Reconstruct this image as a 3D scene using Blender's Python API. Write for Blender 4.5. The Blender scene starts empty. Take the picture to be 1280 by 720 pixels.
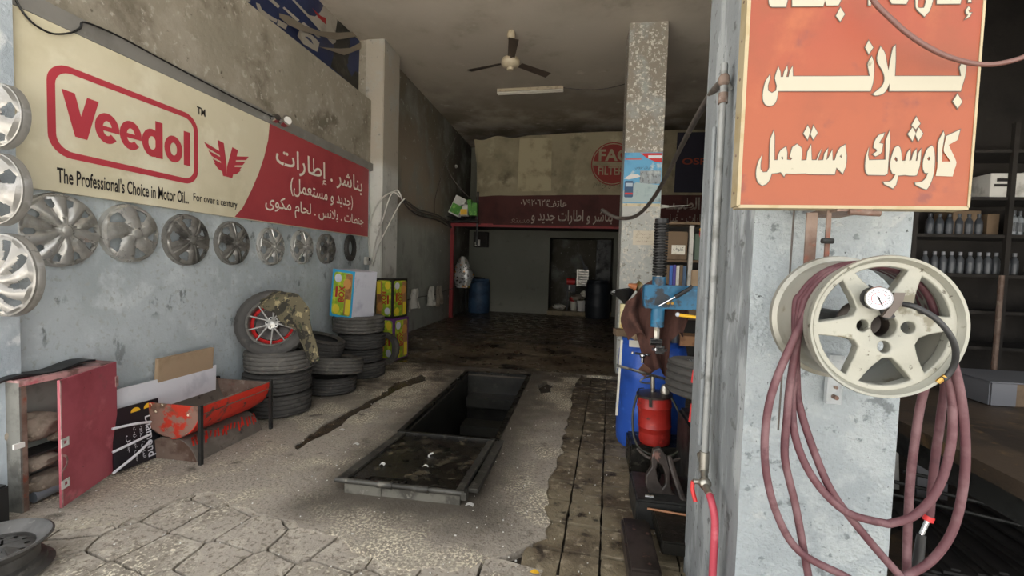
import bpy, bmesh, math, random
from mathutils import Vector, Matrix, noise
R = math.radians
PI = math.pi
S = bpy.context.scene
COL = S.collection
# ---------------------------------------------------------------- camera
f_px = 560.0
psi, th, ro = R(8.8), R(2.8), R(1.7)
CP = Vector((0, 0, 1.5))
fw = Vector((-math.sin(psi) * math.cos(th), math.cos(psi) * math.cos(th), -math.sin(th)))
r_ = fw.cross(Vector((0, 0, 1))).normalized()
u_ = r_.cross(fw)
RV = r_ * math.cos(ro) + u_ * math.sin(ro)
UV = -r_ * math.sin(ro) + u_ * math.cos(ro)
cam = bpy.data.cameras.new('camera')
cam.sensor_width = 36
cam.lens = f_px / 1280 * 36
cam.clip_start = 0.02
co = bpy.data.objects.new('camera', cam)
COL.objects.link(co)
co.matrix_world = Matrix(((RV.x, UV.x, -fw.x, CP.x), (RV.y, UV.y, -fw.y, CP.y), (RV.z, UV.z, -fw.z, CP.z), (0, 0, 0, 1)))
S.camera = co
# ---------------------------------------------------------------- light
w = bpy.data.worlds.new('sky')
S.world = w
w.use_nodes = True
wn = w.node_tree.nodes
wl = w.node_tree.links
bg = wn['Background']
tc = wn.new('ShaderNodeTexCoord')
sp = wn.new('ShaderNodeSeparateXYZ')
rp = wn.new('ShaderNodeValToRGB')
rp.color_ramp.elements[0].position = 0.0
rp.color_ramp.elements[0].color = (0.83, 0.83, 0.83, 1)
rp.color_ramp.elements[1].position = 1.0
rp.color_ramp.elements[1].color = (0.95, 0.97, 1.0, 1)
wl.new(tc.outputs['Generated'], sp.inputs[0])
wl.new(sp.outputs[2], rp.inputs[0])
wl.new(rp.outputs[0], bg.inputs[0])
bg.inputs[1].default_value = 0.72
S.view_settings.view_transform = 'Standard'
S.view_settings.look = 'None'
S.view_settings.gamma = 1
S.view_settings.use_curve_mapping = False
S.view_settings.exposure = 1.93
sun = bpy.data.lights.new('sun', 'SUN')
sun.energy = 15.0
sun.angle = R(2)
sun.color = (1, .98, .94)
so = bpy.data.objects.new('sun', sun)
COL.objects.link(so)
so.rotation_euler = (R(-32), R(8), 0)      # high behind the building: lights the street, not the shop floor
S.cycles.max_bounces = 10
S.cycles.diffuse_bounces = 6
S.cycles.use_denoising = True


def at(x, y, ax, v):
    """world point where the sight line of pixel x, y meets the plane ax = v"""
    d = fw * f_px + RV * (x - 640) + UV * (360 - y)
    i = 'XYZ'.index(ax)
    return CP + d * ((v - CP[i]) / d[i])


# ---------------------------------------------------------------- materials
def srgb(h):
    if isinstance(h, tuple):
        return h
    h = h.lstrip('#')
    c = [int(h[i:i + 2], 16) / 255 for i in (0, 2, 4)]
    return tuple((x / 12.92 if x <= .04045 else ((x + .055) / 1.055) ** 2.4) for x in c)


MATS = {}


def M(name, base, layers=(), rough=.7, metal=0., bump=0., bscale=30., coord='obj', zlay=None, spec=.5, rvar=0, emit=None, trans=0, bstretch=None, halo=None):
    """layers: (colour, scale, lo, hi[, stretch]) mixed over by noise; zlay: (axis, colour, v0, v1, wobble) mixed by world position"""
    if name in MATS:
        return MATS[name]
    m = bpy.data.materials.new(name)
    m.use_nodes = True
    N = m.node_tree.nodes
    L = m.node_tree.links
    b = N['Principled BSDF']
    tcn = N.new('ShaderNodeTexCoord')
    geo = N.new('ShaderNodeNewGeometry')
    src = geo.outputs['Position'] if coord == 'pos' else tcn.outputs['Object']

    def noise_(scale, detail=6, stretch=None, rgh=.6):
        nt = N.new('ShaderNodeTexNoise')
        nt.inputs['Scale'].default_value = scale
        nt.inputs['Detail'].default_value = detail
        nt.inputs['Roughness'].default_value = rgh
        if stretch:
            mp = N.new('ShaderNodeMapping')
            mp.inputs['Scale'].default_value = stretch
            L.new(src, mp.inputs[0])
            L.new(mp.outputs[0], nt.inputs[0])
        else:
            L.new(src, nt.inputs[0])
        return nt.outputs[0]

    def mix(fac, a, c):
        mx = N.new('ShaderNodeMix')
        mx.data_type = 'RGBA'
        L.new(fac, mx.inputs[0])
        if isinstance(a, tuple):
            mx.inputs[6].default_value = (*a, 1)
        else:
            L.new(a, mx.inputs[6])
        mx.inputs[7].default_value = (*c, 1)
        return mx.outputs[2]

    def rng(v, lo, hi):
        mr = N.new('ShaderNodeMapRange')
        mr.interpolation_type = 'SMOOTHSTEP'
        mr.inputs[1].default_value = lo
        mr.inputs[2].default_value = hi
        L.new(v, mr.inputs[0])
        return mr.outputs[0]
    cur = srgb(base)
    for z in (zlay or ()):
        ax, c, v0, v1, wob = z[:5]
        s = N.new('ShaderNodeSeparateXYZ')
        L.new(geo.outputs['Position'], s.inputs[0])
        nn = noise_(z[5] if len(z) > 5 else 2.0)
        ma = N.new('ShaderNodeMath')
        ma.operation = 'MULTIPLY_ADD'
        L.new(nn, ma.inputs[0])
        ma.inputs[1].default_value = wob
        L.new(s.outputs['XYZ'.index(ax)], ma.inputs[2])
        cur = mix(rng(ma.outputs[0], v0, v1) if v1 > v0 else rng(ma.outputs[0], v0, v1), cur, srgb(c))
    for ly in layers:
        c, sc, lo, hi = ly[:4]
        st = ly[4] if len(ly) > 4 else None
        fac = rng(noise_(sc, 8, st), lo, hi)
        if len(ly) > 5:
            mm = N.new('ShaderNodeMath')
            mm.operation = 'MULTIPLY'
            L.new(fac, mm.inputs[0])
            L.new(rng(noise_(ly[5][0], 3), ly[5][1], ly[5][2]), mm.inputs[1])
            fac = mm.outputs[0]
        cur = mix(fac, cur, srgb(c))
    if halo:
        # stain spreading from a rectangle on the floor: (colour, cx, cy, hx, hy, reach)
        s = N.new('ShaderNodeSeparateXYZ')
        L.new(geo.outputs['Position'], s.inputs[0])

        def mth(op, a, b_=None):
            q = N.new('ShaderNodeMath')
            q.operation = op
            for i_, v_ in enumerate((a, b_)):
                if v_ is None:
                    continue
                if isinstance(v_, (int, float)):
                    q.inputs[i_].default_value = v_
                else:
                    L.new(v_, q.inputs[i_])
            return q.outputs[0]
        dx_ = mth('SUBTRACT', mth('ABSOLUTE', mth('SUBTRACT', s.outputs[0], halo[1])), halo[3])
        dy_ = mth('SUBTRACT', mth('ABSOLUTE', mth('SUBTRACT', s.outputs[1], halo[2])), halo[4])
        d_ = mth('ADD', mth('MAXIMUM', dx_, dy_), mth('MULTIPLY', mth('SUBTRACT', noise_(3.5), .5), .35))
        cur = mix(rng(mth('MULTIPLY', d_, -1), -halo[5], 0), cur, srgb(halo[0]))
    if isinstance(cur, tuple):
        b.inputs['Base Color'].default_value = (*cur, 1)
    else:
        L.new(cur, b.inputs['Base Color'])
    b.inputs['Roughness'].default_value = rough
    b.inputs['Metallic'].default_value = metal
    b.inputs['Specular IOR Level'].default_value = spec
    if trans:
        b.inputs['Transmission Weight'].default_value = trans
        b.inputs['Alpha'].default_value = 1
    if rvar:
        mr = N.new('ShaderNodeMapRange')
        L.new(noise_(6), mr.inputs[0])
        mr.inputs[1].default_value = .35
        mr.inputs[2].default_value = .65
        mr.inputs[3].default_value = max(.05, rough - rvar)
        mr.inputs[4].default_value = min(1, rough + rvar)
        L.new(mr.outputs[0], b.inputs['Roughness'])
    if bump:
        bn = N.new('ShaderNodeBump')
        bn.inputs['Strength'].default_value = min(1, bump)
        bn.inputs['Distance'].default_value = .02 * max(1, bump)
        L.new(noise_(bscale, 8, bstretch, .65), bn.inputs['Height'])
        L.new(bn.outputs[0], b.inputs['Normal'])
    if emit:
        b.inputs['Emission Color'].default_value = (*srgb(base), 1)
        b.inputs['Emission Strength'].default_value = emit
    MATS[name] = m
    return m


PX0_, PX1_ = -1.52, -.69
plaster_upper = M('plaster_upper', '#989080', [('#a29a8b', 3.5, .48, .62), ('#71695a', 2.2, .5, .68), ('#b0a99b', 16, .56, .66), ('#5c5446', 12, .64, .72), ('#8f8878', 1.2, .45, .7)], rough=.85, bump=.35, bscale=12, coord='pos')
plaster_left = M('plaster_left', '#b6bec1', [('#a3abad', 1.3, .45, .7), ('#c4cbcd', 5, .52, .68), ('#878c8c', 2.2, .60, .8, (1, 1, .15)), ('#7b8181', 11, .57, .64, (1, 1, .5), (1.6, .50, .62)), ('#a9aeac', 26, .55, .66)],
                 zlay=[('Z', '#92856f', 3.0, 3.12, .12, 3)], rough=.75, bump=.35, bscale=14, coord='pos')
plaster_left_hi = plaster_left
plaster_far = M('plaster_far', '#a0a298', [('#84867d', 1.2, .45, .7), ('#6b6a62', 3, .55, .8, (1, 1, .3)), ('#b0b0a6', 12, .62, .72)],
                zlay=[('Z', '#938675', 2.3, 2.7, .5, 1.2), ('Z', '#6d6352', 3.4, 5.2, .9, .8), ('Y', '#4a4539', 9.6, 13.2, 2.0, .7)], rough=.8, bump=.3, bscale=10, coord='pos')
plaster_back = M('plaster_back', '#8f8e81', [('#77766b', .9, .45, .7), ('#605d52', 4, .58, .8)],
                 zlay=[('Z', '#6e6e62', 0, 1, 0), ], rough=.8, bump=.25, bscale=8, coord='pos')
near_black = M('near_black', '#2a2622', [('#1d1a17', 2, .45, .7), ('#352f29', 7, .6, .8)], rough=.85, bump=.3, bscale=10, coord='pos')  # plain mottled near-black
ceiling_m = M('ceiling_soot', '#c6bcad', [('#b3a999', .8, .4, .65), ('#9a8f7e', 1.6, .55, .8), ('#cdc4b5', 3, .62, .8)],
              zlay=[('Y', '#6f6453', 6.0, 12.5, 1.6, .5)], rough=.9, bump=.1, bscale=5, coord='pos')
pillar_m = M('pillar_paint', '#c9c8c0', [('#a9a79e', 3, .5, .7), ('#8c897f', 12, .62, .72), ('#75726a', 2.2, .6, .8, (1, 1, .12))],
             zlay=[('Z', '#aaa192', 2.95, 3.2, .15, 3)], rough=.8, bump=.45, bscale=22, coord='pos')
center_m = M('center_pillar_paint', '#b6b8b2', [('#9fa19c', 3, .5, .7), ('#cdc9bd', 26, .54, .62), ('#8a867b', 22, .58, .66)],
             zlay=[('Z', '#8f877a', 3.1, 3.2, .1, 3)], rough=.8, bump=.6, bscale=26, coord='pos')
column_m = M('column_flaky_paint', '#b7bfc1', [('#a8b0b3', 2.2, .45, .68), ('#c2c9c9', 8, .50, .62), ('#8d9596', 20, .62, .68), ('#858c8d', 7, .62, .66), ('#c3c8c7', 12, .64, .67), ('#5e6363', 46, .67, .71)],
             rough=.75, bump=2.2, bscale=40, coord='pos')
column_side_m = M('column_side_cement', '#7f8384', [('#696d6f', 2.5, .45, .65, (1, 1, .25)), ('#9da1a1', 8, .50, .62, (1, 1, .25)), ('#5f6160', 16, .58, .66), ('#474948', 30, .66, .71)],
                  rough=.8, bump=.5, bscale=18, coord='pos')
white_wall = M('front_pillar_paint', '#b4bcc1', [('#9fa8ae', 3, .45, .65), ('#cdd1d1', 7, .56, .66), ('#b7ab93', 8, .66, .7), ('#83888a', 22, .68, .73)],
               rough=.75, bump=.6, bscale=18, coord='pos')
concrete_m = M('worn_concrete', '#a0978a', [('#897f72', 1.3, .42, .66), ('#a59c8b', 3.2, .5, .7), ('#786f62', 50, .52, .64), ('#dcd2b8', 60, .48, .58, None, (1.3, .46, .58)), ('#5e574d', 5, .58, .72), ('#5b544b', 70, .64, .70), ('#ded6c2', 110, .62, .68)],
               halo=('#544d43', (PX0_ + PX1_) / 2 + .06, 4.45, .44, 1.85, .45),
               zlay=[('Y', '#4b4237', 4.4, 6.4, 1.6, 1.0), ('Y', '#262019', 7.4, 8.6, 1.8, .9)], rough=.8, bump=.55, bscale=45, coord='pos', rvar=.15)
conc_back = M('oily_back_floor', '#5e5344', [('#3a3024', .7, .44, .58, (1, 2.2, 1)), ('#1d1711', 1.3, .54, .62, (1, 2.2, 1))],
              rough=.4, bump=.1, bscale=30, coord='pos', rvar=.25)
tile_m = M('worn_paving', '#a59c8f', [('#877e70', 2, .42, .62), ('#b3aa9b', 7, .50, .62), ('#7b7264', 40, .52, .62), ('#dcd3bd', 55, .52, .62, None, (2, .45, .60)), ('#554d41', 60, .66, .70)],
           rough=.75, bump=.6, bscale=50, coord='pos', rvar=.2)
tile_dark_m = M('oil_stained_tile', '#82765f', [('#5a4d3c', 2.0, .42, .62), ('#9c8f78', 14, .54, .66), ('#33291e', 8, .55, .68), ('#d8cba8', 70, .68, .74)],
                zlay=[('Y', '#3a3026', 4.0, 5.4, 1, 1)], rough=.55, bump=.7, bscale=55, coord='pos', rvar=.25)
joint_m = M('joint_dirt', '#332b22', [('#1f1a14', 12, .45, .65)], rough=.7, bump=.6, bscale=60, coord='pos')
pit_wall_m = M('pit_wall', '#2f2e29', [('#1b1a17', 2, .45, .65), ('#46443c', 7, .6, .75)], rough=.4, coord='pos', bump=.2)
black_steel = M('black_oily_steel', '#26241f', [('#151411', 4, .45, .6), ('#4a463d', 22, .58, .7), ('#8d8675', 80, .70, .76)], rough=.4, metal=.4, bump=.3, bscale=30, rvar=.2)
dark_steel = M('dark_steel', '#3a3a38', [('#222220', 6, .45, .65), ('#5b5955', 20, .6, .75)], rough=.5, metal=.5, rvar=.15)
rust_steel = M('rusty_steel', '#7c6a5e', [('#5b4539', 6, .45, .65), ('#968a80', 14, .58, .7), ('#7c4230', 5, .60, .68)], rough=.7, metal=.2, bump=.2)
rust_red_end = M('rust_red_end', '#8a6a5c', [('#b8321c', 7, .50, .58), ('#66503f', 9, .52, .68), ('#e8dcc0', 18, .63, .68)], rough=.65, bump=.2)
red_paint = M('red_scraped_paint', '#d02c1b', [('#8f1f15', 4, .5, .7), ('#5c3b2e', 7, .6, .66)], rough=.5, bump=.1)
trough_grey = M('trough_grey', '#6a635b', [('#857c72', 6, .5, .7), ('#443f39', 12, .55, .7)], rough=.55, metal=.2)
cab_red = M('cabinet_red', '#ad5560', [('#98454f', 3, .42, .65), ('#bb6670', 6, .56, .7), ('#7c5a55', 5, .60, .74), ('#3c2a2a', 26, .68, .73)], rough=.5, bump=.08, bscale=20, )
cab_edge = M('cabinet_edge', '#b9908d', [('#7b5f58', 14, .45, .6), ('#a6525a', 9, .52, .7)], rough=.6)
rubber = M('tyre_rubber', '#403e3b', [('#504d49', 5, .5, .7), ('#5e5a53', 14, .58, .75), ('#2f2d2b', 9, .55, .7)], rough=.72, bump=.12, bscale=60)
rubber_dusty = M('tyre_rubber_dusty', '#5e5b56', [('#47443d', 5, .45, .65), ('#77726a', 12, .56, .74)], rough=.8, bump=.12, bscale=60)
black_pl = M('black_plastic', '#1c1c1c', [('#2c2b2a', 8, .5, .7)], rough=.5)
silver_a = M('silver_wheel_trim', '#b9b7b1', [('#96948d', 5, .48, .66), ('#bcb9b0', 11, .56, .7)], rough=.34, metal=.5, rvar=.1)
silver_b = M('bright_silver_trim', '#85827c', [('#6a6761', 5, .5, .68), ('#989590', 9, .56, .7)], rough=.32, metal=.35, rvar=.08)
silver_d = M('dark_silver_trim', '#85827c', [('#4c4a46', 6, .45, .65), ('#8a8781', 14, .58, .72)], rough=.36, metal=.4, rvar=.1)
chrome = M('chrome', '#cfcfcf', rough=.15, metal=1)
dull_chrome = M('dull_chrome', '#a9a59b', [('#6d675b', 20, .5, .65)], rough=.35, metal=.9)
rim_white = M('dirty_white_alloy', '#858479', [('#88867a', 6, .5, .68), ('#5f5a49', 12, .60, .68), ('#3f3a2c', 40, .62, .67)], rough=.4, metal=.15, bump=.1)
rim_barrel = M('dirty_barrel', '#8e8c82', [('#726f62', 5, .45, .65), ('#6e6756', 12, .58, .68)], rough=.4, metal=.35)
hose_red = M('dusty_red_hose', '#502b30', [('#66494b', 9, .45, .65, (1, 1, 1)), ('#452228', 20, .5, .68)], rough=.65, bump=.05)
hose_bright = M('red_hose', '#a83d4a', [('#c26a72', 12, .5, .7)], rough=.5)
cable_blk = M('black_cable', '#191817', rough=.5)
cable_gry = M('grey_dusty_cable', '#4c453f', [('#665d55', 12, .5, .7)], rough=.7)
cable_wht = M('white_cable', '#b9b7ae', [('#8e8b82', 12, .5, .7)], rough=.6)
sign_cream = M('sign_cream', '#d9d0b4', [('#c9bf9f', 1.1, .45, .7), ('#e3dcc3', 2.5, .5, .7), ('#8e8468', 9, .70, .76)], rough=.42, bump=.03)
sign_red = M('sign_red', '#ac474b', [('#9c3d43', 1.5, .45, .7)], rough=.42)
sign_redflat = M('sign_red_print', '#b8404a', rough=.45)
ink_black = M('print_black', '#221e1c', rough=.5)
ink_white = M('print_white', '#e6e0cf', [('#cfc6ae', 12, .55, .7)], rough=.5)
flash_m = M('grey_flashing', '#8d8a84', [('#7a7771', 2, .45, .7), ('#9c9994', 6, .56, .7)], rough=.45, metal=.2)
orange_m = M('sign_orange', '#803c1a', [('#733517', 1.6, .45, .62), ('#864523', 4, .52, .68), ('#693022', 9, .58, .72), ('#7a3320', 20, .70, .76)],
             rough=.5, bump=.05, zlay=[('Z', '#7c3018', 2.0, 2.45, .2, 4)])
orange_ink = M('sign_letter_cream', '#958f7d', [('#9d9682', 9, .55, .7), ('#6f6853', 22, .64, .72)], rough=.5)
orange_outline = M('sign_letter_outline', '#4a3a30', rough=.5)
wood_edge = M('sign_frame_wood', '#93866a', [('#8b7c5c', 12, .5, .65)], rough=.7)
blue_paint = M('machine_blue', '#246384', [('#1b4a66', 6, .45, .62), ('#2f7fa5', 10, .58, .7), ('#2b3036', 9, .53, .60)], rough=.45)
drum_blue = M('drum_blue', '#2c58b4', [('#224794', 3, .45, .65), ('#4a74cc', 8, .58, .72), ('#2a2320', 5, .62, .72, (1, 1, .3))], rough=.42)
drum_dkblue = M('dusty_blue_drum', '#3b5570', [('#2c4058', 4, .45, .65)], rough=.55)
drum_black = M('black_drum', '#1b2026', rough=.5)
bucket_red = M('bucket_red', '#a82a22', [('#861f1a', 6, .45, .65), ('#c04034', 12, .58, .7), ('#3a2b27', 9, .60, .68)], rough=.42, zlay=[('Z', '#a82a22', 0, 1, 0)])
greasy = M('greasy_metal', '#3f3732', [('#26211d', 7, .45, .62), ('#7b5a50', 14, .6, .7)], rough=.4, metal=.3)
brown_cloth = M('brown_cloth', '#4d3129', [('#5f4036', 7, .5, .7), ('#38231d', 4, .5, .7)], rough=.95, bump=.3, bscale=20)
camo = M('camouflage_cloth', '#5b5440', [('#2d2a22', 9, .50, .53), ('#8d8160', 12, .57, .60), ('#39402c', 7, .60, .63)], rough=.95, bump=.2, bscale=30)
cardboard = M('cardboard', '#ab9478', [('#9a8468', 5, .5, .7)], rough=.85)
cardboard_dk = M('dim_cardboard', '#6d5b47', [('#594a39', 5, .5, .7)], rough=.9)
board_white = M('white_board', '#d9d9de', [('#c5c6cc', 5, .5, .7)], rough=.6)
print_black = M('black_print_panel', '#1d1b20', [('#2b2831', 6, .55, .7)], rough=.45)
blue_border = M('box_blue_border', '#2f9cc8', rough=.5)
box_white = M('box_white_side', '#d5d5dd', [('#bdbdc9', 6, .5, .7)], rough=.65)
box_black = M('box_black_border', '#26201c', rough=.6)
box_purple = M('box_purple_border', '#6c3a7c', rough=.6)
box_green = M('box_green_print', '#8fae2e', [('#c9d23a', 9, .45, .6), ('#5f8f2a', 7, .55, .68)], rough=.5)
box_yellow = M('box_yellow_print', '#e6cf3a', rough=.5)
box_wood = M('box_brown_print', '#a8794f', [('#8c5f3b', 8, .5, .6)], rough=.5)
box_redink = M('box_red_print', '#b3312a', rough=.5)
yellow_m = M('yellow_print', '#e8b52e', rough=.5)
paper = M('paper', '#d6d2c4', [('#b8b2a0', 9, .5, .7)], rough=.8)
white_m = M('dusty_white', '#cfcdc6', [('#a8a69e', 7, .5, .7)], rough=.7)
rag_m = M('white_rag', '#d5d2c8', [('#8d897d', 7, .5, .7)], rough=.95, bump=.2)
rag_dk = M('dirty_rag', '#8c8273', [('#655a4d', 6, .45, .65), ('#aea290', 12, .58, .7)], rough=.95, bump=.4)
maroon = M('maroon_steel', '#8c2a2c', [('#6d2224', 4, .5, .7)], rough=.6)
banner_top = M('banner_faded', '#8f856c', [('#6f6650', 1.1, .42, .66), ('#a0967c', 2.4, .55, .7), ('#5b523f', 2, .6, .75)], rough=.85, coord='pos')
banner_maroon = M('banner_maroon', '#4b2622', [('#3a1d1a', 2, .45, .7)], rough=.85, coord='pos')
banner_ink = M('banner_pale_print', '#a0958a', [('#7d7268', 3, .45, .6)], rough=.85, coord='pos')
banner_logo = M('banner_logo_red', '#7f3029', rough=.85)
banner_dkblue = M('banner_navy', '#23222f', rough=.8)
banner_orange = M('banner_orange_ink', '#8c3a26', rough=.8)
navy = M('navy_vinyl', '#1f2c52', [('#172141', 3, .5, .7)], rough=.5)
vinyl_white = M('white_vinyl', '#a19a8e', [('#867f73', 3, .5, .7)], rough=.6)
vinyl_red = M('red_vinyl', '#a02c2c', rough=.6)
vinyl_dark = M('dark_tyre_print', '#2f2d27', [('#45423a', 8, .5, .65), ('#1e1c18', 5, .5, .7)], rough=.6)
fan_cream = M('fan_cream', '#b5a88e', [('#8f836b', 8, .5, .7)], rough=.5)
fan_brown = M('fan_brown', '#4b3f36', [('#3a302a', 5, .5, .7)], rough=.5)
tube_white = M('unlit_tube', '#cfc9bb', rough=.4)
lime = M('oil_pack_green', '#4f8f35', [('#7ab04a', 9, .5, .6)], rough=.5)
glass_m = M('clear_bottle', '#6d7377', rough=.15, spec=.8)
bottle_dim = M('oil_bottle_grey', '#4c4f53', [('#35383b', 9, .5, .6)], rough=.35)
bottle_dark = M('oil_bottle_dark', '#3c4046', rough=.35)
red_m = M('plain_red', '#c22a2a', rough=.45)
blue_m = M('plain_blue', '#2a5fae', rough=.5)
brass = M('brass', '#b58f4c', rough=.35, metal=.9)
foil = M('silver_foil_bag', '#b7b7b3', [('#4f4a44', 14, .52, .58), ('#d8892e', 8, .60, .64), ('#3a5d2a', 9, .62, .66)], rough=.25, metal=.6, bump=.5, bscale=18)
poster_sky = M('poster_sky', '#5fa0c4', [('#4180aa', 3, .5, .7), ('#b5c4c6', 5, .56, .66)], rough=.6)
poster_grey = M('poster_grey', '#8c9496', [('#5d6264', 14, .5, .6), ('#b5bbb9', 6, .5, .7)], rough=.6)
bench_m = M('bench_dark_wood', '#403428', [('#2a221b', 3, .45, .6), ('#6a5438', 8, .58, .72), ('#8c6a3c', 20, .66, .73)], rough=.55, bump=.2)
mat_m = M('ribbed_black_mat', '#2a2827', [('#3d3a37', 8, .5, .7)], rough=.6)
outside_m = M('outside_ground', '#b3afa9', [('#a39f99', 1, .45, .7)], rough=.9, coord='pos')


# ---------------------------------------------------------------- mesh helpers
class MB:
    def __init__(s):
        s.bm = bmesh.new()

    def box(s, c, d, rot=None, bev=0):
        m = Matrix.Translation(c)
        if rot is not None:
            m = m @ (rot.to_4x4() if not isinstance(rot, tuple) else Matrix.Rotation(rot[2], 4, 'Z') @ Matrix.Rotation(rot[1], 4, 'Y') @ Matrix.Rotation(rot[0], 4, 'X'))
        m = m @ Matrix.Diagonal((d[0], d[1], d[2], 1))
        g = bmesh.ops.create_cube(s.bm, size=1, matrix=m)
        if bev:
            es = list({e for v in g['verts'] for e in v.link_edges})
            bmesh.ops.bevel(s.bm, geom=es, offset=bev, segments=2, affect='EDGES')
        return s

    def bb(s, a, b, bev=0):
        return s.box([(a[i] + b[i]) / 2 for i in range(3)], [abs(b[i] - a[i]) for i in range(3)], bev=bev)

    def cyl(s, p0, p1, r0, r1=None, seg=16, cap=True):
        p0, p1 = Vector(p0), Vector(p1)
        r1 = r0 if r1 is None else r1
        d = p1 - p0
        q = d.to_track_quat('Z', 'Y').to_matrix().to_4x4()
        bmesh.ops.create_cone(s.bm, cap_ends=cap, segments=seg, radius1=r0, radius2=r1, depth=d.length, matrix=Matrix.Translation((p0 + p1) / 2) @ q)
        return s

    def lathe(s, prof, seg=32, mat=Matrix(), closed=False, rf=None):
        """prof: (r, z) pairs revolved about Z; rf(i, j, r) varies the radius"""
        rings = []
        for i, (r, z) in enumerate(prof):
            ring = []
            for j in range(seg):
                a = 2 * PI * j / seg
                rr = rf(i, j, r) if rf else r
                ring.append(s.bm.verts.new(mat @ Vector((rr * math.cos(a), rr * math.sin(a), z))))
            rings.append(ring)
        n = len(prof)
        for i in range(n if closed else n - 1):
            a, b = rings[i], rings[(i + 1) % n]
            for j in range(seg):
                k = (j + 1) % seg
                try:
                    s.bm.faces.new((a[j], a[k], b[k], b[j]))
                except ValueError:
                    pass
        return s

    def sphere(s, c, r, sc=(1, 1, 1), seg=14):
        bmesh.ops.create_uvsphere(s.bm, u_segments=seg, v_segments=max(6, seg * 2 // 3), radius=r, matrix=Matrix.Translation(c) @ Matrix.Diagonal((*sc, 1)))
        return s

    def tube(s, pts, r, seg=8, smooth=6):
        pts = [Vector(p) for p in pts]
        if smooth and len(pts) > 2:
            out = []
            n = len(pts)
            for i in range(n - 1):
                p0 = pts[max(i - 1, 0)]; p1 = pts[i]; p2 = pts[i + 1]; p3 = pts[min(i + 2, n - 1)]
                for k in range(smooth):
                    t = k / smooth
                    out.append(.5 * ((2 * p1) + (p2 - p0) * t + (2 * p0 - 5 * p1 + 4 * p2 - p3) * t * t + (3 * p1 - p0 - 3 * p2 + p3) * t ** 3))
            out.append(pts[-1])
            pts = out
        prev = None
        rings = []
        up = Vector((0, 0, 1))
        nrm = None
        for i, p in enumerate(pts):
            d = (pts[min(i + 1, len(pts) - 1)] - pts[max(i - 1, 0)])
            if d.length < 1e-9:
                d = Vector((0, 0, 1))
            d.normalize()
            if nrm is None:
                nrm = d.cross(up)
                if nrm.length < .1:
                    nrm = d.cross(Vector((1, 0, 0)))
            nrm = (nrm - d * nrm.dot(d)).normalized()
            b = d.cross(nrm)
            rr = r(i / (len(pts) - 1)) if callable(r) else r
            rings.append([s.bm.verts.new(p + (nrm * math.cos(2 * PI * j / seg) + b * math.sin(2 * PI * j / seg)) * rr) for j in range(seg)])
        for a, b in zip(rings, rings[1:]):
            for j in range(seg):
                s.bm.faces.new((a[j], a[(j + 1) % seg], b[(j + 1) % seg], b[j]))
        s.bm.faces.new(rings[0][::-1])
        s.bm.faces.new(rings[-1])
        return s

    def poly(s, loops, fmap, depth=None):
        """2D loops (first outer, others holes) filled, mapped by fmap(u, v, k); depth extrudes from k=0 to k=depth"""
        edges = []
        for lp in loops:
            vs = [s.bm.verts.new((p[0], p[1], 0)) for p in lp]
            edges += [s.bm.edges.new((vs[i], vs[(i + 1) % len(vs)])) for i in range(len(vs))]
        before = set(s.bm.faces)
        bmesh.ops.triangle_fill(s.bm, use_beauty=True, edges=edges)
        faces = [f for f in s.bm.faces if f not in before]
        allv = {v for f in faces for v in f.verts} | {v for e in edges if e.is_valid for v in e.verts}
        if depth:
            g = bmesh.ops.extrude_face_region(s.bm, geom=faces)
            nv = [v for v in g['geom'] if isinstance(v, bmesh.types.BMVert)]
            for v in nv:
                v.co = Vector(fmap(v.co.x, v.co.y, depth))
        for v in allv:
            v.co = Vector(fmap(v.co.x, v.co.y, 0))
        return s

    def sheet(s, nu, nv, fn, thick=0):
        g = [[s.bm.verts.new(fn(i / nu, j / nv)) for j in range(nv + 1)] for i in range(nu + 1)]
        for i in range(nu):
            for j in range(nv):
                s.bm.faces.new((g[i][j], g[i + 1][j], g[i + 1][j + 1], g[i][j + 1]))
        if thick:
            bmesh.ops.recalc_face_normals(s.bm, faces=s.bm.faces)
            bmesh.ops.solidify(s.bm, geom=s.bm.faces[:], thickness=thick)
        return s

    def xf(s, m):
        bmesh.ops.transform(s.bm, matrix=m, verts=s.bm.verts)
        return s


def put(name, mb, mat, parent=None, smooth=None, world=True, bev=0):
    """link a builder as ONE mesh object; under a parent the world-space verts are moved into its frame"""
    bm = mb.bm if isinstance(mb, MB) else mb
    if parent is not None and world:
        off = parent.location.copy()
        gp = parent.parent
        while gp:
            off += gp.location
            gp = gp.parent
        bmesh.ops.translate(bm, vec=-off, verts=bm.verts)
    bmesh.ops.recalc_face_normals(bm, faces=bm.faces)
    me = bpy.data.meshes.new(name)
    bm.to_mesh(me)
    bm.free()
    if smooth is not None:
        for p in me.polygons:
            p.use_smooth = True
        try:
            me.set_sharp_from_angle(angle=R(smooth))
        except Exception:
            pass
    me.materials.append(mat)
    o = bpy.data.objects.new(name, me)
    COL.objects.link(o)
    if parent is not None:
        o.parent = parent
    if bev:
        md = o.modifiers.new('bevel', 'BEVEL')
        md.width = bev
        md.segments = 2
        md.limit_method = 'ANGLE'
    return o


def tag(o, label, cat, group=None):
    o['label'] = label
    o['category'] = cat
    if group:
        o['group'] = group
    return o


def thing(name, loc, label, cat, group=None, rot=(0, 0, 0)):
    o = bpy.data.objects.new(name, None)
    o.empty_display_size = .1
    COL.objects.link(o)
    o.location = loc
    o.rotation_euler = rot
    return tag(o, label, cat, group)


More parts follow.
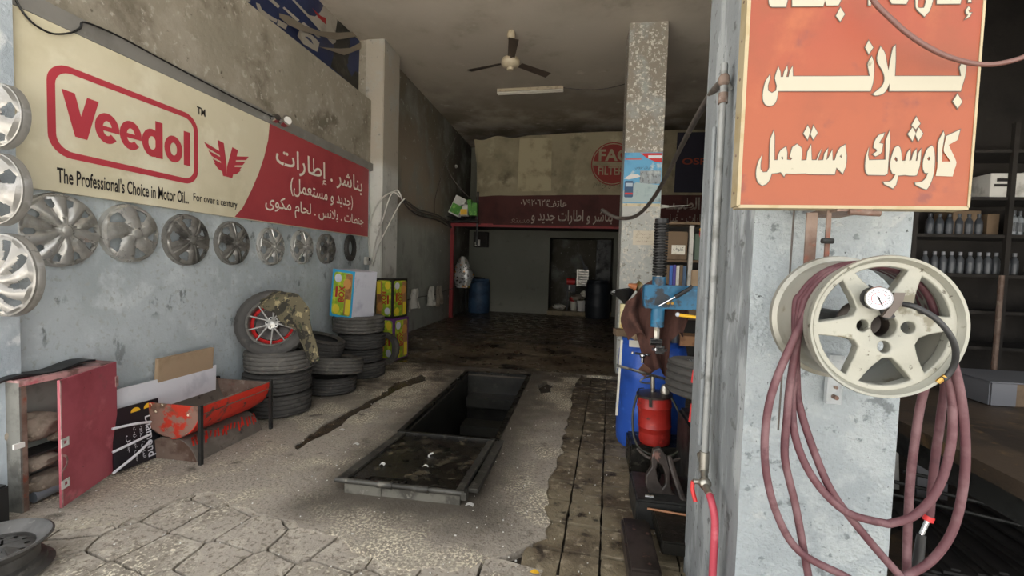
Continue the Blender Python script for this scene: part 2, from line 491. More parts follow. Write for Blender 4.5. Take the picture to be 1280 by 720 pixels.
def solo(name, mb, mat, label, cat, group=None, base=None, smooth=None, bev=0):
    """a thing that is one mesh; origin moved to its base"""
    bm = mb.bm
    if base is None:
        xs = [v.co for v in bm.verts]
        base = Vector((sum(v.x for v in xs) / len(xs), sum(v.y for v in xs) / len(xs), min(v.z for v in xs)))
    base = Vector(base)
    bmesh.ops.translate(bm, vec=-base, verts=bm.verts)
    o = put(name, mb, mat, None, smooth, bev=bev)
    o.location = base
    return tag(o, label, cat, group)


def struct(name, mb, mat, parent=None, smooth=None):
    o = put(name, mb, mat, parent, smooth)
    if parent is None:
        o['kind'] = 'structure'
    return o


def dup(root, loc=None, rot=None, label=None, group=None, scale=None):
    r = root.copy()
    COL.objects.link(r)
    if loc is not None:
        r.location = loc
    if rot is not None:
        r.rotation_euler = rot
    if scale is not None:
        r.scale = scale if isinstance(scale, tuple) else (scale,) * 3
    if label:
        r['label'] = label
    if group:
        r['group'] = group
    for ch in list(root.children):
        c = ch.copy()
        COL.objects.link(c)
        c.parent = r
        for g in ch.children:
            d = g.copy()
            COL.objects.link(d)
            d.parent = c
    return r


# ---- text: flat lettering turned into mesh, fitted into a box of a plane
FORMS = {'ا': (0xFE8D, 0xFE8E), 'أ': (0xFE83, 0xFE84), 'إ': (0xFE87, 0xFE88), 'ب': (0xFE8F, 0xFE90, 0xFE91, 0xFE92), 'ت': (0xFE95, 0xFE96, 0xFE97, 0xFE98), 'ج': (0xFE9D, 0xFE9E, 0xFE9F, 0xFEA0), 'ح': (0xFEA1, 0xFEA2, 0xFEA3, 0xFEA4), 'د': (0xFEA9, 0xFEAA), 'ر': (0xFEAD, 0xFEAE), 'س': (0xFEB1, 0xFEB2, 0xFEB3, 0xFEB4), 'ش': (0xFEB5, 0xFEB6, 0xFEB7, 0xFEB8), 'ط': (0xFEC1, 0xFEC2, 0xFEC3, 0xFEC4), 'ع': (0xFEC9, 0xFECA, 0xFECB, 0xFECC), 'غ': (0xFECD, 0xFECE, 0xFECF, 0xFED0), 'ف': (0xFED1, 0xFED2, 0xFED3, 0xFED4), 'ك': (0xFED9, 0xFEDA, 0xFEDB, 0xFEDC), 'ل': (0xFEDD, 0xFEDE, 0xFEDF, 0xFEE0), 'م': (0xFEE1, 0xFEE2, 0xFEE3, 0xFEE4), 'ن': (0xFEE5, 0xFEE6, 0xFEE7, 0xFEE8), 'ه': (0xFEE9, 0xFEEA, 0xFEEB, 0xFEEC), 'و': (0xFEED, 0xFEEE), 'ى': (0xFEEF, 0xFEF0), 'ي': (0xFEF1, 0xFEF2, 0xFEF3, 0xFEF4), 'ٱ': (0xFEFB, 0xFEFC)}


def shape(s):
    s = s.replace('لا', 'ٱ')
    if not any(c in FORMS for c in s):
        return s
    out = []
    for i, c in enumerate(s):
        g = FORMS.get(c)
        if not g:
            out.append({'(': ')', ')': '('}.get(c, c))
            continue
        prev = i > 0 and s[i - 1] in FORMS and len(FORMS[s[i - 1]]) == 4
        nxt = i + 1 < len(s) and s[i + 1] in FORMS and len(g) == 4
        out.append(chr(g[(2 if nxt else 0) + (1 if prev else 0)]))
    return ''.join(reversed(out))


def text_mb(s, fmap, x0, x1, y0, y1, offset=0., shear=0., raw=False):
    """mesh of the words stretched to the box x0..x1, y0..y1 (plane coordinates), mapped by fmap(u, v, k)"""
    c = bpy.data.curves.new('t', 'FONT')
    c.body = s if raw else shape(s)
    c.offset = offset
    c.shear = shear
    c.resolution_u = 3
    o = bpy.data.objects.new('t', c)
    COL.objects.link(o)
    dg = bpy.context.evaluated_depsgraph_get()
    me = bpy.data.meshes.new_from_object(o.evaluated_get(dg))
    bpy.data.objects.remove(o)
    bpy.data.curves.remove(c)
    m = MB()
    m.bm.from_mesh(me)
    bpy.data.meshes.remove(me)
    bm = m.bm
    xs = [v.co.x for v in bm.verts]
    ys = [v.co.y for v in bm.verts]
    a, b, p, q = min(xs), max(xs), min(ys), max(ys)
    # islands lifted a hair apart so joined letters never share a plane
    seen = {}
    k = 0
    for v in bm.verts:
        if v in seen:
            continue
        k += 1
        st = [v]
        seen[v] = k
        while st:
            t = st.pop()
            for e in t.link_edges:
                n = e.other_vert(t)
                if n not in seen:
                    seen[n] = k
                    st.append(n)
    for v, kk in seen.items():
        u = x0 + (v.co.x - a) / (b - a) * (x1 - x0)
        t = y0 + (v.co.y - p) / (q - p) * (y1 - y0)
        v.co = Vector(fmap(u, t, (kk % 5) * .00015))
    return m


random.seed(7)
# ================================================================ SETTING
XL = -3.3       # left wall plane
CE = 4.9        # ceiling
ZB = .16        # the floor behind the pit is a little higher
# --- floor: concrete topping with a ragged edge over paving, hole for the pit
PX0, PX1, PY0, PY1 = -1.52, -.69, 2.72, 6.05


def rag(pts, n, amp, seed=0):
    out = []
    for i in range(len(pts) - 1):
        a, b = Vector(pts[i]), Vector(pts[i + 1])
        for k in range(n):
            t = k / n
            p = a.lerp(b, t)
            if k or i:
                p += Vector((noise.noise((p.x * 9, p.y * 9, seed)), noise.noise((p.x * 9, p.y * 9, seed + 5)))) * amp
            out.append((p.x, p.y))
    out.append(tuple(pts[-1]))
    return out


def fz(x, y):
    t = min(1, max(0, (y - 6.4) / 1.5))
    return ZB * t * t * (3 - 2 * t)


bed = MB()
for a, b in (((-14, 1.0), (PX0, 8.2)), ((PX1, 1.0), (9, 8.2)), ((PX0, 1.0), (PX1, PY0)), ((PX0, PY1), (PX1, 8.2))):
    bed.bb((a[0], a[1], -.35), (b[0], b[1], -.045))
floor = struct('floor', bed, joint_m)
struct('forecourt', MB().bb((-30, -32, -.35), (30, 1.0, -.03)), outside_m, floor)
front_edge = [at(x, y, 'Z', 0).to_2d()[:] for x, y in ((150, 655), (205, 632), (262, 612), (300, 632), (340, 645), (420, 672), (470, 706), (560, 712), (620, 700), (650, 684), (684, 672))]
right_edge = [at(x, y, 'Z', 0).to_2d()[:] for x, y in ((684, 672), (683, 640), (690, 600), (702, 560), (711, 520), (716, 498), (720, 478))]
edge = rag([(-3.6, 1.9), (-2.9, 1.95)] + front_edge, 6, .05, 1)
edge2 = rag(right_edge, 7, .05, 2)
outer = edge + edge2[1:] + [(.05, 6.3), (.6, 6.35), (.6, 6.4), (-3.6, 6.4)]
groove = [at(x, y, 'Z', 0).to_2d()[:] for x, y in ((366, 556), (400, 533), (440, 511), (480, 489), (494, 478), (530, 467), (535, 475), (505, 484), (480, 497), (446, 517), (410, 541), (372, 562))]
groove = rag(groove + [groove[0]], 5, .06, 3)[:-1]
chip = [at(x, y, 'Z', 0).to_2d()[:] for x, y in ((672, 482), (684, 476), (694, 480), (688, 486), (690, 490), (676, 492))]
pit = [(PX0, PY0), (PX1, PY0), (PX1, PY1), (PX0, PY1)]
top = MB().poly([outer, pit, groove, chip], lambda u, v, k: (u, v, k), depth=-.045)
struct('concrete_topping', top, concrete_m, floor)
back = MB().sheet(20, 30, lambda a, b: (-4.3 + 9.3 * a, 6.38 + (14.2 - 6.38) * b, fz(0, 6.38 + 7.8 * b) + .001))
struct('back_floor', back, conc_back, floor)
gw = MB().poly([groove], lambda u, v, k: (u, v, -.014))
water_m = M('groove_sludge', '#4b3e2f', [('#2a2119', 9, .45, .6), ('#6d5d48', 20, .6, .7)], rough=.25, coord='pos', bump=.3)
struct('groove_sludge', gw, water_m, floor)
# paving tiles to the right of the topping and along its front
base_tile = None


def tile_mesh(name, sx, sy, seed):
    random.seed(seed)
    m = MB()
    n = 3
    lp = []
    for (a, b) in (((0, 0), (1, 0)), ((1, 0), (1, 1)), ((1, 1), (0, 1)), ((0, 1), (0, 0))):
        for k in range(n):
            t = k / n
            x = a[0] + (b[0] - a[0]) * t
            y = a[1] + (b[1] - a[1]) * t
            lp.append(((x - .5) * sx + random.uniform(-.004, .004), (y - .5) * sy + random.uniform(-.004, .004)))
    m.poly([lp], lambda u, v, k: (u, v, k), depth=-.03)
    me = bpy.data.meshes.new(name)
    bmesh.ops.recalc_face_normals(m.bm, faces=m.bm.faces)
    m.bm.to_mesh(me)
    m.bm.free()
    return me


tms = [tile_mesh('paving_tile', .187, .232, k) for k in range(4)]
for me in tms:
    me.materials.append(tile_dark_m)
tms2 = [tile_mesh('paving_tile', .285, .285, k + 9) for k in range(4)]
for me in tms2:
    me.materials.append(tile_m)
random.seed(3)
tilt = R(3.5)
for i in range(7):
    for j in range(18):
        lx, ly = -.16 + i * .2, 1.95 + j * .26
        x = lx * math.cos(tilt) + (ly - 2.2) * math.sin(tilt) + .0
        y = 2.2 - lx * math.sin(tilt) + (ly - 2.2) * math.cos(tilt)
        if x > 1.45 or y > 6.25 or y < 2.02:
            continue
        o = bpy.data.objects.new('paving_tile', random.choice(tms))
        COL.objects.link(o)
        o.parent = floor
        o.location = (x, y, -.010 + random.uniform(-.003, .003))
        o.rotation_euler = (random.uniform(-.008, .008), random.uniform(-.008, .008), -tilt + random.uniform(-.01, .01))


# cracked slabs in front: cells of a jittered grid, shrunk and roughened
def clip(poly, a, b):
    """keep the part of poly nearer to a than to b"""
    mid = (a + b) / 2
    n = b - a
    out = []
    for i in range(len(poly)):
        p, q = poly[i], poly[(i + 1) % len(poly)]
        dp, dq = (p - mid).dot(n), (q - mid).dot(n)
        if dp <= 0:
            out.append(p)
        if dp * dq < 0:
            out.append(p.lerp(q, dp / (dp - dq)))
    return out


seeds = []
ang = R(13)
for i in range(-2, 13):
    for j in range(-2, 6):
        lx, ly = i * .29 + random.uniform(-.025, .025), j * .27 + random.uniform(-.025, .025)
        p = Vector((-2.75 + lx * math.cos(ang) + ly * math.sin(ang), 1.45 - lx * math.sin(ang) * .35 + ly * math.cos(ang)))
        seeds.append(p)
        if random.random() < .3:
            seeds.append(p + Vector((random.uniform(-.12, .12), random.uniform(-.12, .12))))
for p in seeds:
    if not (-3.2 < p.x < .02 and 1.25 < p.y < 2.75) or (p.x > -.25 and p.y > 2.05):
        continue
    cell = [p + Vector(d) for d in ((-.3, -.3), (.3, -.3), (.3, .3), (-.3, .3))]
    for q in seeds:
        if q is not p and (q - p).length < .75:
            cell = clip(cell, p, q)
            if len(cell) < 3:
                break
    if len(cell) < 3:
        continue
    cen = sum(cell, Vector((0, 0))) / len(cell)
    if max((c - cen).length for c in cell) < .05:
        continue
    cell = [cen + (c - cen) * max(.1, 1 - .009 / max(.02, (c - cen).length)) for c in cell]
    lp = []
    for i in range(len(cell)):
        a, b = cell[i], cell[(i + 1) % len(cell)]
        n = max(1, int((b - a).length / .05))
        for k in range(n):
            q = a.lerp(b, k / n)
            q = q + Vector((noise.noise((q.x * 14, q.y * 14, 3)), noise.noise((q.x * 14, q.y * 14, 9)))) * .010
            lp.append((q.x, q.y))
    z = random.uniform(-.014, -.006)
    m = MB().poly([lp], lambda u, v, k: (u, v, z + k), depth=-.035)
    put('broken_slab', m, tile_m, floor)
# grit and litter scattered on the floor: nobody could count it
grit = MB()
random.seed(11)
for i in range(420):
    x = random.uniform(-3.0, .5)
    y = random.choice((random.uniform(1.8, 3.4), random.uniform(2.6, 6.2)))
    if PX0 - .04 < x < PX1 + .04 and PY0 - .1 < y < PY1 + .05:
        continue
    s_ = random.uniform(.002, .006)
    grit.box((x, y, s_ * .4), (s_ * random.uniform(.8, 2), s_, s_), (random.random(), random.random(), random.random() * 3))
g = put('floor_grit', grit, white_m)
g['kind'] = 'stuff'
tag(g, 'pale grit and tiny paper crumbs scattered over the concrete floor', 'litter')
# pit shaft
pm = MB()
pm.bb((PX0 - .1, PY0 - .1, -1.55), (PX0, PY1 + .1, -.045)).bb((PX1, PY0 - .1, -1.55), (PX1 + .1, PY1 + .1, -.045))
pm.bb((PX0, PY1, -1.55), (PX1, PY1 + .1, -.045)).bb((PX0, PY0 - .1, -1.55), (PX1, PY0, -.045)).bb((PX0 - .1, PY0 - .1, -1.65), (PX1 + .1, PY1 + .1, -1.55))
struct('inspection_pit', pm, pit_wall_m, floor)
st = MB()
for k in range(5):
    st.bb((PX0 + .05, PY1 - .28 * (k + 1), -.28 * (k + 1) - .12), (PX1 - .05, PY1 - .28 * k, -.28 * (k + 1)))
struct('pit_step', st, pit_wall_m, floor)

# --- walls
wl_ = MB()
wl_.bb((XL - .3, 2.05, -.1), (XL, 12.9, 3.0))
wu_ = MB().bb((XL - .3, 2.05, 3.0), (XL, 12.9, 3.98)).bb((XL - .3, 6.62, 3.98), (XL, 12.9, CE + .1)).bb((XL - .3, 2.12, 3.98), (XL, 2.6, CE + .1))
struct('wall_upper_left', wu_, plaster_upper)

wl_.bb((XL - .5, 1.4, 3.9), (XL - .28, 6.8, CE + .1))
struct('wall_left', wl_, plaster_left)
wf = MB().bb((XL - .02, 7.22, -.05), (XL + .012, 12.9, CE + .02))
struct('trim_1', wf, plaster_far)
struct('trim_2', MB().bb((XL - .1, 6.6, -.1), (-3.10, 7.2, CE + .05), bev=.012), pillar_m)
fp = MB().bb((-5.2, 1.99, -.1), (-3.215, 2.12, 5.3))
fpil = struct('trim_3', fp, white_wall)
struct('wall_front_and_shades', MB().bb((-5.2, 1.35, 4.45), (9, 1.6, 5.6)).bb((1.05, 1.6, 2.45), (9, 1.75, 4.9)).bb((-5.2, .7, 4.45), (9, 1.35, 4.6)), column_side_m)  # front wall, plus unseen bay lintel and canopy added to block sky light
bk = MB().bb((-3.7, 12.8, -.1), (-.93, 13.0, CE + .1)).bb((.85, 12.8, -.1), (9, 13.0, CE + .1)).bb((-.93, 12.8, 2.35), (.85, 13.0, CE + .1))
struct('wall_back', bk, plaster_back)
al = MB().bb((-1.1, 13.9, 0), (1.2, 14.0, 2.6)).bb((-1.05, 13.0, 0), (-.93, 14, 2.6)).bb((.85, 13.0, 0), (.97, 14, 2.6)).bb((-1.1, 12.9, 2.36), (1.2, 14, 2.5))
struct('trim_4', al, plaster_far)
struct('trim_5', MB().bb((-.93, 12.55, ZB), (.26, 13.9, ZB + .12)).bb((.26, 12.8, ZB), (.85, 13.9, ZB + .12)), M('pale_step', '#8f8167', [('#6d614c', 6, .45, .65)], rough=.8))
struct('wall_right', MB().bb((5.6, 1.6, -.1), (5.8, 13, CE + .1)), near_black)
struct('wall_bay', MB().bb((2.3, 5.55, -.1), (5.7, 5.7, CE)), near_black)
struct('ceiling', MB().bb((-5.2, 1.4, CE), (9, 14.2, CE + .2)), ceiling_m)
struct('trim_6', MB().bb((.53, 6.52, -.05), (1.05, 7.0, CE + .02), bev=.01), center_m)

# --- the near right column, front face pale, left face grey cement
cx0, cx1, cy0, cy1 = .545, 1.035, 1.56, 2.32


def wob(a, z, s=0):
    return noise.noise((a * 3, z * 3, s)) * .012 + noise.noise((a * 9, z * 9, s + 3)) * .005


colm = MB()
nz = 60
# outline of the section, ragged along the right arris
nz = 160


def chipx(a):
    """how far the broken right arris is eaten back at this height"""
    return .018 + .05 * abs(noise.noise((0, a * 34, 2))) + .022 * abs(noise.noise((4, a * 110, 2))) + .02 * max(0, 1 - a * 5 / 1.2)


colm.sheet(nz, 14, lambda a, b: (cx0 + (cx1 - cx0) * b - (0 if b < .93 else chipx(a) * (b - .92) / .08), cy0 + wob(b, a * 5, 1) * .7 * math.sin(b * PI) + (.02 if b > .99 else 0), -.05 + 5 * a))
colm.sheet(nz, 2, lambda a, b: (cx1 - chipx(a), cy0 + .02 + (cy1 - cy0 - .02) * b, -.05 + 5 * a))
colm.bb((cx0 + .03, cy0 + .04, -.05), (cx1 - .12, cy1, 4.95))
struct('trim_7', colm, column_m, smooth=30)
cs = MB().sheet(60, 10, lambda a, b: (cx0 + .02 * b + wob(b, a * 5, 7) * .4 * math.sin(b * PI), cy0 + (cy1 - cy0) * b, -.05 + 5 * a))
struct('trim_8', cs, column_side_m, smooth=30)

# --- mezzanine deck behind the banner
mz = thing('mezzanine', (-3.3, 10.9, ZB), 'red painted steel mezzanine frame with post and beam at the rear', 'frame')
put('beam', MB().bb((-3.28, 10.88, 2.45), (1.1, 10.98, 2.53)), maroon, mz)
put('post', MB().bb((-3.28, 10.88, ZB), (-3.20, 10.98, 2.45)), maroon, mz)
put('deck', MB().bb((-3.28, 10.98, 2.53), (5.5, 12.79, 2.62)), near_black, mz)
put('cross_beam', MB().bb((1.1, 10.88, 2.45), (5.5, 10.98, 2.53)), dark_steel, mz)
# ================================================================ LEFT WALL
# --- long sign board
SX = -3.25


def onS(u, v, k=0):          # u = depth along the wall, v = height
    return (SX + k, u, v)


sg = thing('sign_board', (SX, 4.3, 1.88), 'long cream and red sign board on the left wall above the wheel trims', 'sign')
put('panel', MB().bb((XL, 2.14, 1.88), (SX, 6.45, 2.9)), sign_cream, sg)
put('top_flashing', MB().bb((XL, 2.14, 2.902), (SX + .004, 6.58, 3.01)), flash_m, sg)
crv = [at(x, y, 'X', SX).yz[:] for x, y in ((337, 156), (335, 175), (330, 196), (323, 217), (314, 238), (303, 260), (293, 276))]
crv[0] = (crv[0][0], 2.898)
crv[-1] = (crv[-1][0], 1.885)
put('red_field', MB().poly([crv + [(6.447, 1.885), (6.447, 2.898)]], lambda u, v, k: onS(u, v, .0015 + k)), sign_red, sg)


def rrect(x0, x1, y0, y1, r, n=8):
    out = []
    for cx, cy, a0 in ((x1 - r, y1 - r, 0), (x0 + r, y1 - r, 90), (x0 + r, y0 + r, 180), (x1 - r, y0 + r, 270)):
        for k in range(n + 1):
            a = R(a0 + 90 * k / n)
            out.append((cx + r * math.cos(a), cy + r * math.sin(a)))
    return out


a0 = at(58, 90, 'X', SX)
put('logo_frame', MB().poly([rrect(2.300, 3.385, 2.10, 2.675, .13), rrect(2.345, 3.345, 2.142, 2.633, .095)], lambda u, v, k: onS(u, v, .002)), sign_redflat, sg)
# heavy rounded logo letters, each a fitted glyph
LB, LT, LX = 2.215, 2.49, 2.60


def glyph(s, u0, u1, v0, v1, off, name='lettering', mat=sign_redflat, z=.003):
    return text_mb(s, lambda u, v, k: onS(u, v, z + k), u0, u1, v0, v1, offset=off)


lt = MB()
parts = []
vv = [(2.400, 2.575), (2.620, 2.610), (2.480, 2.610), (2.575, 2.235)]


def fan_poly(pts):
    parts.append(pts)


# V
Vp = [(2.378, 2.522), (2.452, 2.520), (2.487, 2.385), (2.525, 2.519), (2.596, 2.517), (2.522, 2.245), (2.450, 2.247)]
m_ = MB().poly([Vp], lambda u, v, k: onS(u, v, .003))


def ring(cx, cy, ro_, ri, n=24, sx=1.0, sxi=None):
    sxi = sx if sxi is None else sxi
    return [[(cx + ro_ * sx * math.cos(2 * PI * k / n), cy + ro_ * math.sin(2 * PI * k / n)) for k in range(n)], [(cx + ri * sxi * math.cos(2 * PI * k / n), cy + ri * math.sin(2 * PI * k / n)) for k in range(n)]]


def letter_e(cx, cy):
    # heavy e: open ring, mouth at the lower right
    n = 26
    o_ = [(cx + .080 * math.cos(R(345 * k / n)), cy + .102 * math.sin(R(345 * k / n))) for k in range(n - 1)]
    i_ = [(cx + .030 * math.cos(R(345 * k / n)), cy + .050 * math.sin(R(345 * k / n))) for k in range(n - 1)]
    m_.poly([o_ + i_[::-1]], lambda u, v, k: onS(u, v, .003))
    m_.poly([[(cx - .06, cy - .018), (cx + .080, cy - .018), (cx + .080, cy + .012), (cx - .06, cy + .012)]], lambda u, v, k: onS(u, v, .0033))


letter_e(2.650, 2.358)
letter_e(2.812, 2.358)
m_.poly(ring(2.974, 2.350, .104, .050, sx=.77, sxi=.6), lambda u, v, k: onS(u, v, .003))
m_.poly([[(3.000, 2.248), (3.060, 2.248), (3.060, 2.522), (3.000, 2.522)]], lambda u, v, k: onS(u, v, .0033))
m_.poly(ring(3.153, 2.350, .104, .050, sx=.77, sxi=.6), lambda u, v, k: onS(u, v, .0036))
m_.poly([[(3.246, 2.248), (3.306, 2.248), (3.306, 2.522), (3.246, 2.522)]], lambda u, v, k: onS(u, v, .003))
put('logo_lettering', m_, sign_redflat, sg)
put('trademark_lettering', text_mb('TM', lambda u, v, k: onS(u, v, .003 + k), 3.375, 3.46, 2.70, 2.765, offset=.02), ink_black, sg)
p0 = at(66, 215, 'X', SX)
put('slogan_lettering', text_mb("The Professional's Choice in Motor Oil...", lambda u, v, k: onS(u, v, .003 + k), 2.345, 3.29, 1.935, 2.035, offset=.017), ink_black, sg)
put('slogan_lettering', text_mb('For over a century', lambda u, v, k: onS(u, v, .003 + k), 3.335, 3.82, 1.95, 2.035, offset=.015), ink_black, sg)
# winged V emblem
wv = MB()
E0 = 3.705
wv.poly([[(E0 - .115, 2.545), (E0 - .045, 2.535), (E0 - .012, 2.34), (E0 - .01, 2.24), (E0 - .055, 2.24)]], lambda u, v, k: onS(u, v, .003))
wv.poly([[(E0 + .055, 2.525), (E0 + .125, 2.515), (E0 + .055, 2.24), (E0 - .012, 2.24), (E0 - .008, 2.33)]], lambda u, v, k: onS(u, v, .0034))
for sgn in (-1, 1):
    for q in range(3):
        z = 2.425 - q * .052
        xo = .262 - q * .045
        wv.poly([[(E0 + sgn * (.085 - q * .012), z - .012), (E0 + sgn * (.095 - q * .012), z + .026), (E0 + sgn * xo, z + .062 - q * .008), (E0 + sgn * (xo - .035), z + .022 - q * .008)]], lambda u, v, k: onS(u, v, .004))
    wv.poly([[(E0 + sgn * .035, 2.30), (E0 + sgn * .06, 2.315), (E0 + sgn * .16, 2.335), (E0 + sgn * .11, 2.29), (E0 + sgn * .03, 2.265)]], lambda u, v, k: onS(u, v, .0045))
put('winged_emblem', wv, sign_redflat, sg)
def put_words(name, mb, mat, parent, axis=1, gap=.045):
    """one part per word: islands of letters whose spans lie closer than gap belong together"""
    bm = mb.bm
    seen, isl = set(), []
    for v in bm.verts:
        if v in seen:
            continue
        st, grp = [v], []
        seen.add(v)
        while st:
            t_ = st.pop()
            grp.append(t_)
            for e in t_.link_edges:
                n = e.other_vert(t_)
                if n not in seen:
                    seen.add(n)
                    st.append(n)
        cs_ = [g.co[axis] for g in grp]
        isl.append((min(cs_), max(cs_), grp))
    isl.sort(key=lambda i: i[0])
    words = []
    for a, b, grp in isl:
        if words and a - words[-1][1] < gap:
            words[-1][1] = max(words[-1][1], b)
            words[-1][2] += grp
        else:
            words.append([a, b, list(grp)])
    for a, b, grp in words:
        m = MB()
        mp = {v: m.bm.verts.new(v.co) for v in grp}
        fs = {f for v in grp for f in v.link_faces}
        for f in fs:
            m.bm.faces.new([mp[v] for v in f.verts])
        put(name, m, mat, parent)
    bm.free()


q0 = [at(x, y, 'X', SX) for x, y in ((345, 190), (455, 245), (360, 232), (447, 258), (336, 255), (456, 285))]
put_words('service_lettering', text_mb('بناشر . إطارات', lambda u, v, k: onS(u, v, .003 + k), 4.36, 6.25, 2.44, 2.73, offset=.012), ink_white, sg)
put_words('service_lettering', text_mb('(جديد و مستعمل)', lambda u, v, k: onS(u, v, .003 + k), 4.60, 5.98, 2.215, 2.425, offset=.010), ink_white, sg)
put_words('service_lettering', text_mb('جنطات . بلانس . لحام مكوى', lambda u, v, k: onS(u, v, .003 + k), 4.20, 6.30, 1.975, 2.175, offset=.010), ink_white, sg)

# cable above the sign and lamp
pts = [at(x, y, 'X', -3.23)[:] for x, y in ((20, 0), (30, 17), (45, 32), (66, 42), (88, 41), (100, 35), (107, 28), (150, 46), (200, 73), (260, 105), (310, 131), (345, 148))]
solo('electric_cable', MB().tube(pts, .006, 6), cable_blk, 'thin black cable sagging along the top edge of the long wall sign', 'cable')
lp = thing('wall_lamp', at(350, 152, 'X', -3.22)[:], 'small twin-headed silver spot lamp over the red part of the long sign', 'lamp')
b0 = lp.location.copy()
put('lamp_head', MB().cyl(b0 + Vector((.02, -.10, 0)), b0 + Vector((.07, -.13, .0)), .045, .03), chrome, lp, 40)
put('lamp_head', MB().cyl(b0 + Vector((.02, .03, 0)), b0 + Vector((.09, .0, .01)), .05, .055, seg=20), chrome, lp, 40)
put('lens', MB().cyl(b0 + Vector((.09, .0, .01)), b0 + Vector((.094, -.002, .01)), .04, seg=20), white_m, lp)
put('bracket', MB().bb(b0 + Vector((-.05, -.12, -.012)), b0 + Vector((.02, .05, .012))), dull_chrome, lp)

# --- upper-left recess with its faded vinyl banner
bn = thing('vinyl_banner', (-3.55, 4.6, 3.98), 'navy tyre advert banner with white letters in the high recess on the left wall', 'banner')
BX = -3.53


def onB(u, v, k=0):
    return (BX + k + .02 * math.sin(u * 5) * (v - 4), u, v)


put('sheet', MB().sheet(30, 6, lambda a, b: onB(2.7 + 3.95 * a, 3.96 + .93 * b)), navy, bn)


def ppx(pts, X=BX, scale=6.0, ox=280, oy=0):
    return [at(ox + x / scale, oy + y / scale, 'X', X).yz[:] for x, y in pts]


def flat(pts, k):
    return MB().poly([pts], lambda u, v, kk: onB(u, v, k))


put('white_swoosh', flat(ppx([(500, -10), (560, 60), (640, 150), (735, 250), (815, 330), (850, 330), (1045, 250), (1100, 250), (1130, 560), (1090, 560), (1060, 200), (880, -10)]), .004), vinyl_white, bn)
put('red_swoosh', flat(ppx([(650, 60), (720, 120), (780, 140), (845, 145), (825, 215), (770, 190), (700, 130)]), .006), vinyl_red, bn)
put('red_swoosh', flat(ppx([(915, 85), (1045, 185), (1025, 200), (920, 105)]), .006), vinyl_red, bn)
put('red_swoosh', flat(ppx([(1112, 365), (1115, 440), (1098, 560), (1080, 480), (1085, 380)]), .006), vinyl_red, bn)
put('tyre_picture', flat(ppx([(885, 85), (930, 105), (1040, 220), (1070, 300), (1112, 400), (1112, 760), (1000, 680), (800, 500), (820, 420), (830, 250), (850, 130)]), .005), vinyl_dark, bn)
bl = flat(ppx([(235, 20), (250, 75), (310, 130), (390, 172), (400, 148), (330, 108), (280, 70), (265, 30)]), .007)
bl.poly([ppx([(405, 145), (395, 185), (460, 222), (475, 185)])], lambda u, v, k: onB(u, v, .007))
bl.poly([ppx([(560, 225), (545, 270), (590, 330), (695, 390), (712, 320), (660, 270), (600, 232)]), ppx([(600, 275), (665, 335), (650, 300), (620, 275)])], lambda u, v, k: onB(u, v, .007))
bl.poly([ppx([(310, -20), (405, 62), (420, 45), (350, -20)])], lambda u, v, k: onB(u, v, .007))
bl.poly([ppx([(440, 60), (545, 165), (560, 150), (450, 50)])], lambda u, v, k: onB(u, v, .007))
bl.poly([ppx([(570, 180), (700, 285), (720, 280), (590, 165)])], lambda u, v, k: onB(u, v, .007))
bl.poly([ppx([(60, -30), (190, 20), (195, -5), (110, -60)])], lambda u, v, k: onB(u, v, .007))
put('banner_lettering', bl, vinyl_white, bn)
tb = MB()
tb.poly([ppx([(690, 350), (800, 385), (890, 415), (1000, 370), (1080, 320), (1130, 265), (1120, 240), (1040, 300), (930, 360), (860, 365), (780, 360)])], lambda u, v, k: onB(u, v, .03))
tb.poly([ppx([(400, 130), (470, 190), (580, 240), (700, 270), (830, 300), (950, 280), (1100, 255), (1100, 235), (950, 240), (850, 245), (700, 235), (580, 190), (470, 120), (400, 100)])], lambda u, v, k: onB(u, v, .03))
put('loose_strip', tb, M('dusty_strip', '#7c7263', rough=.9), bn)


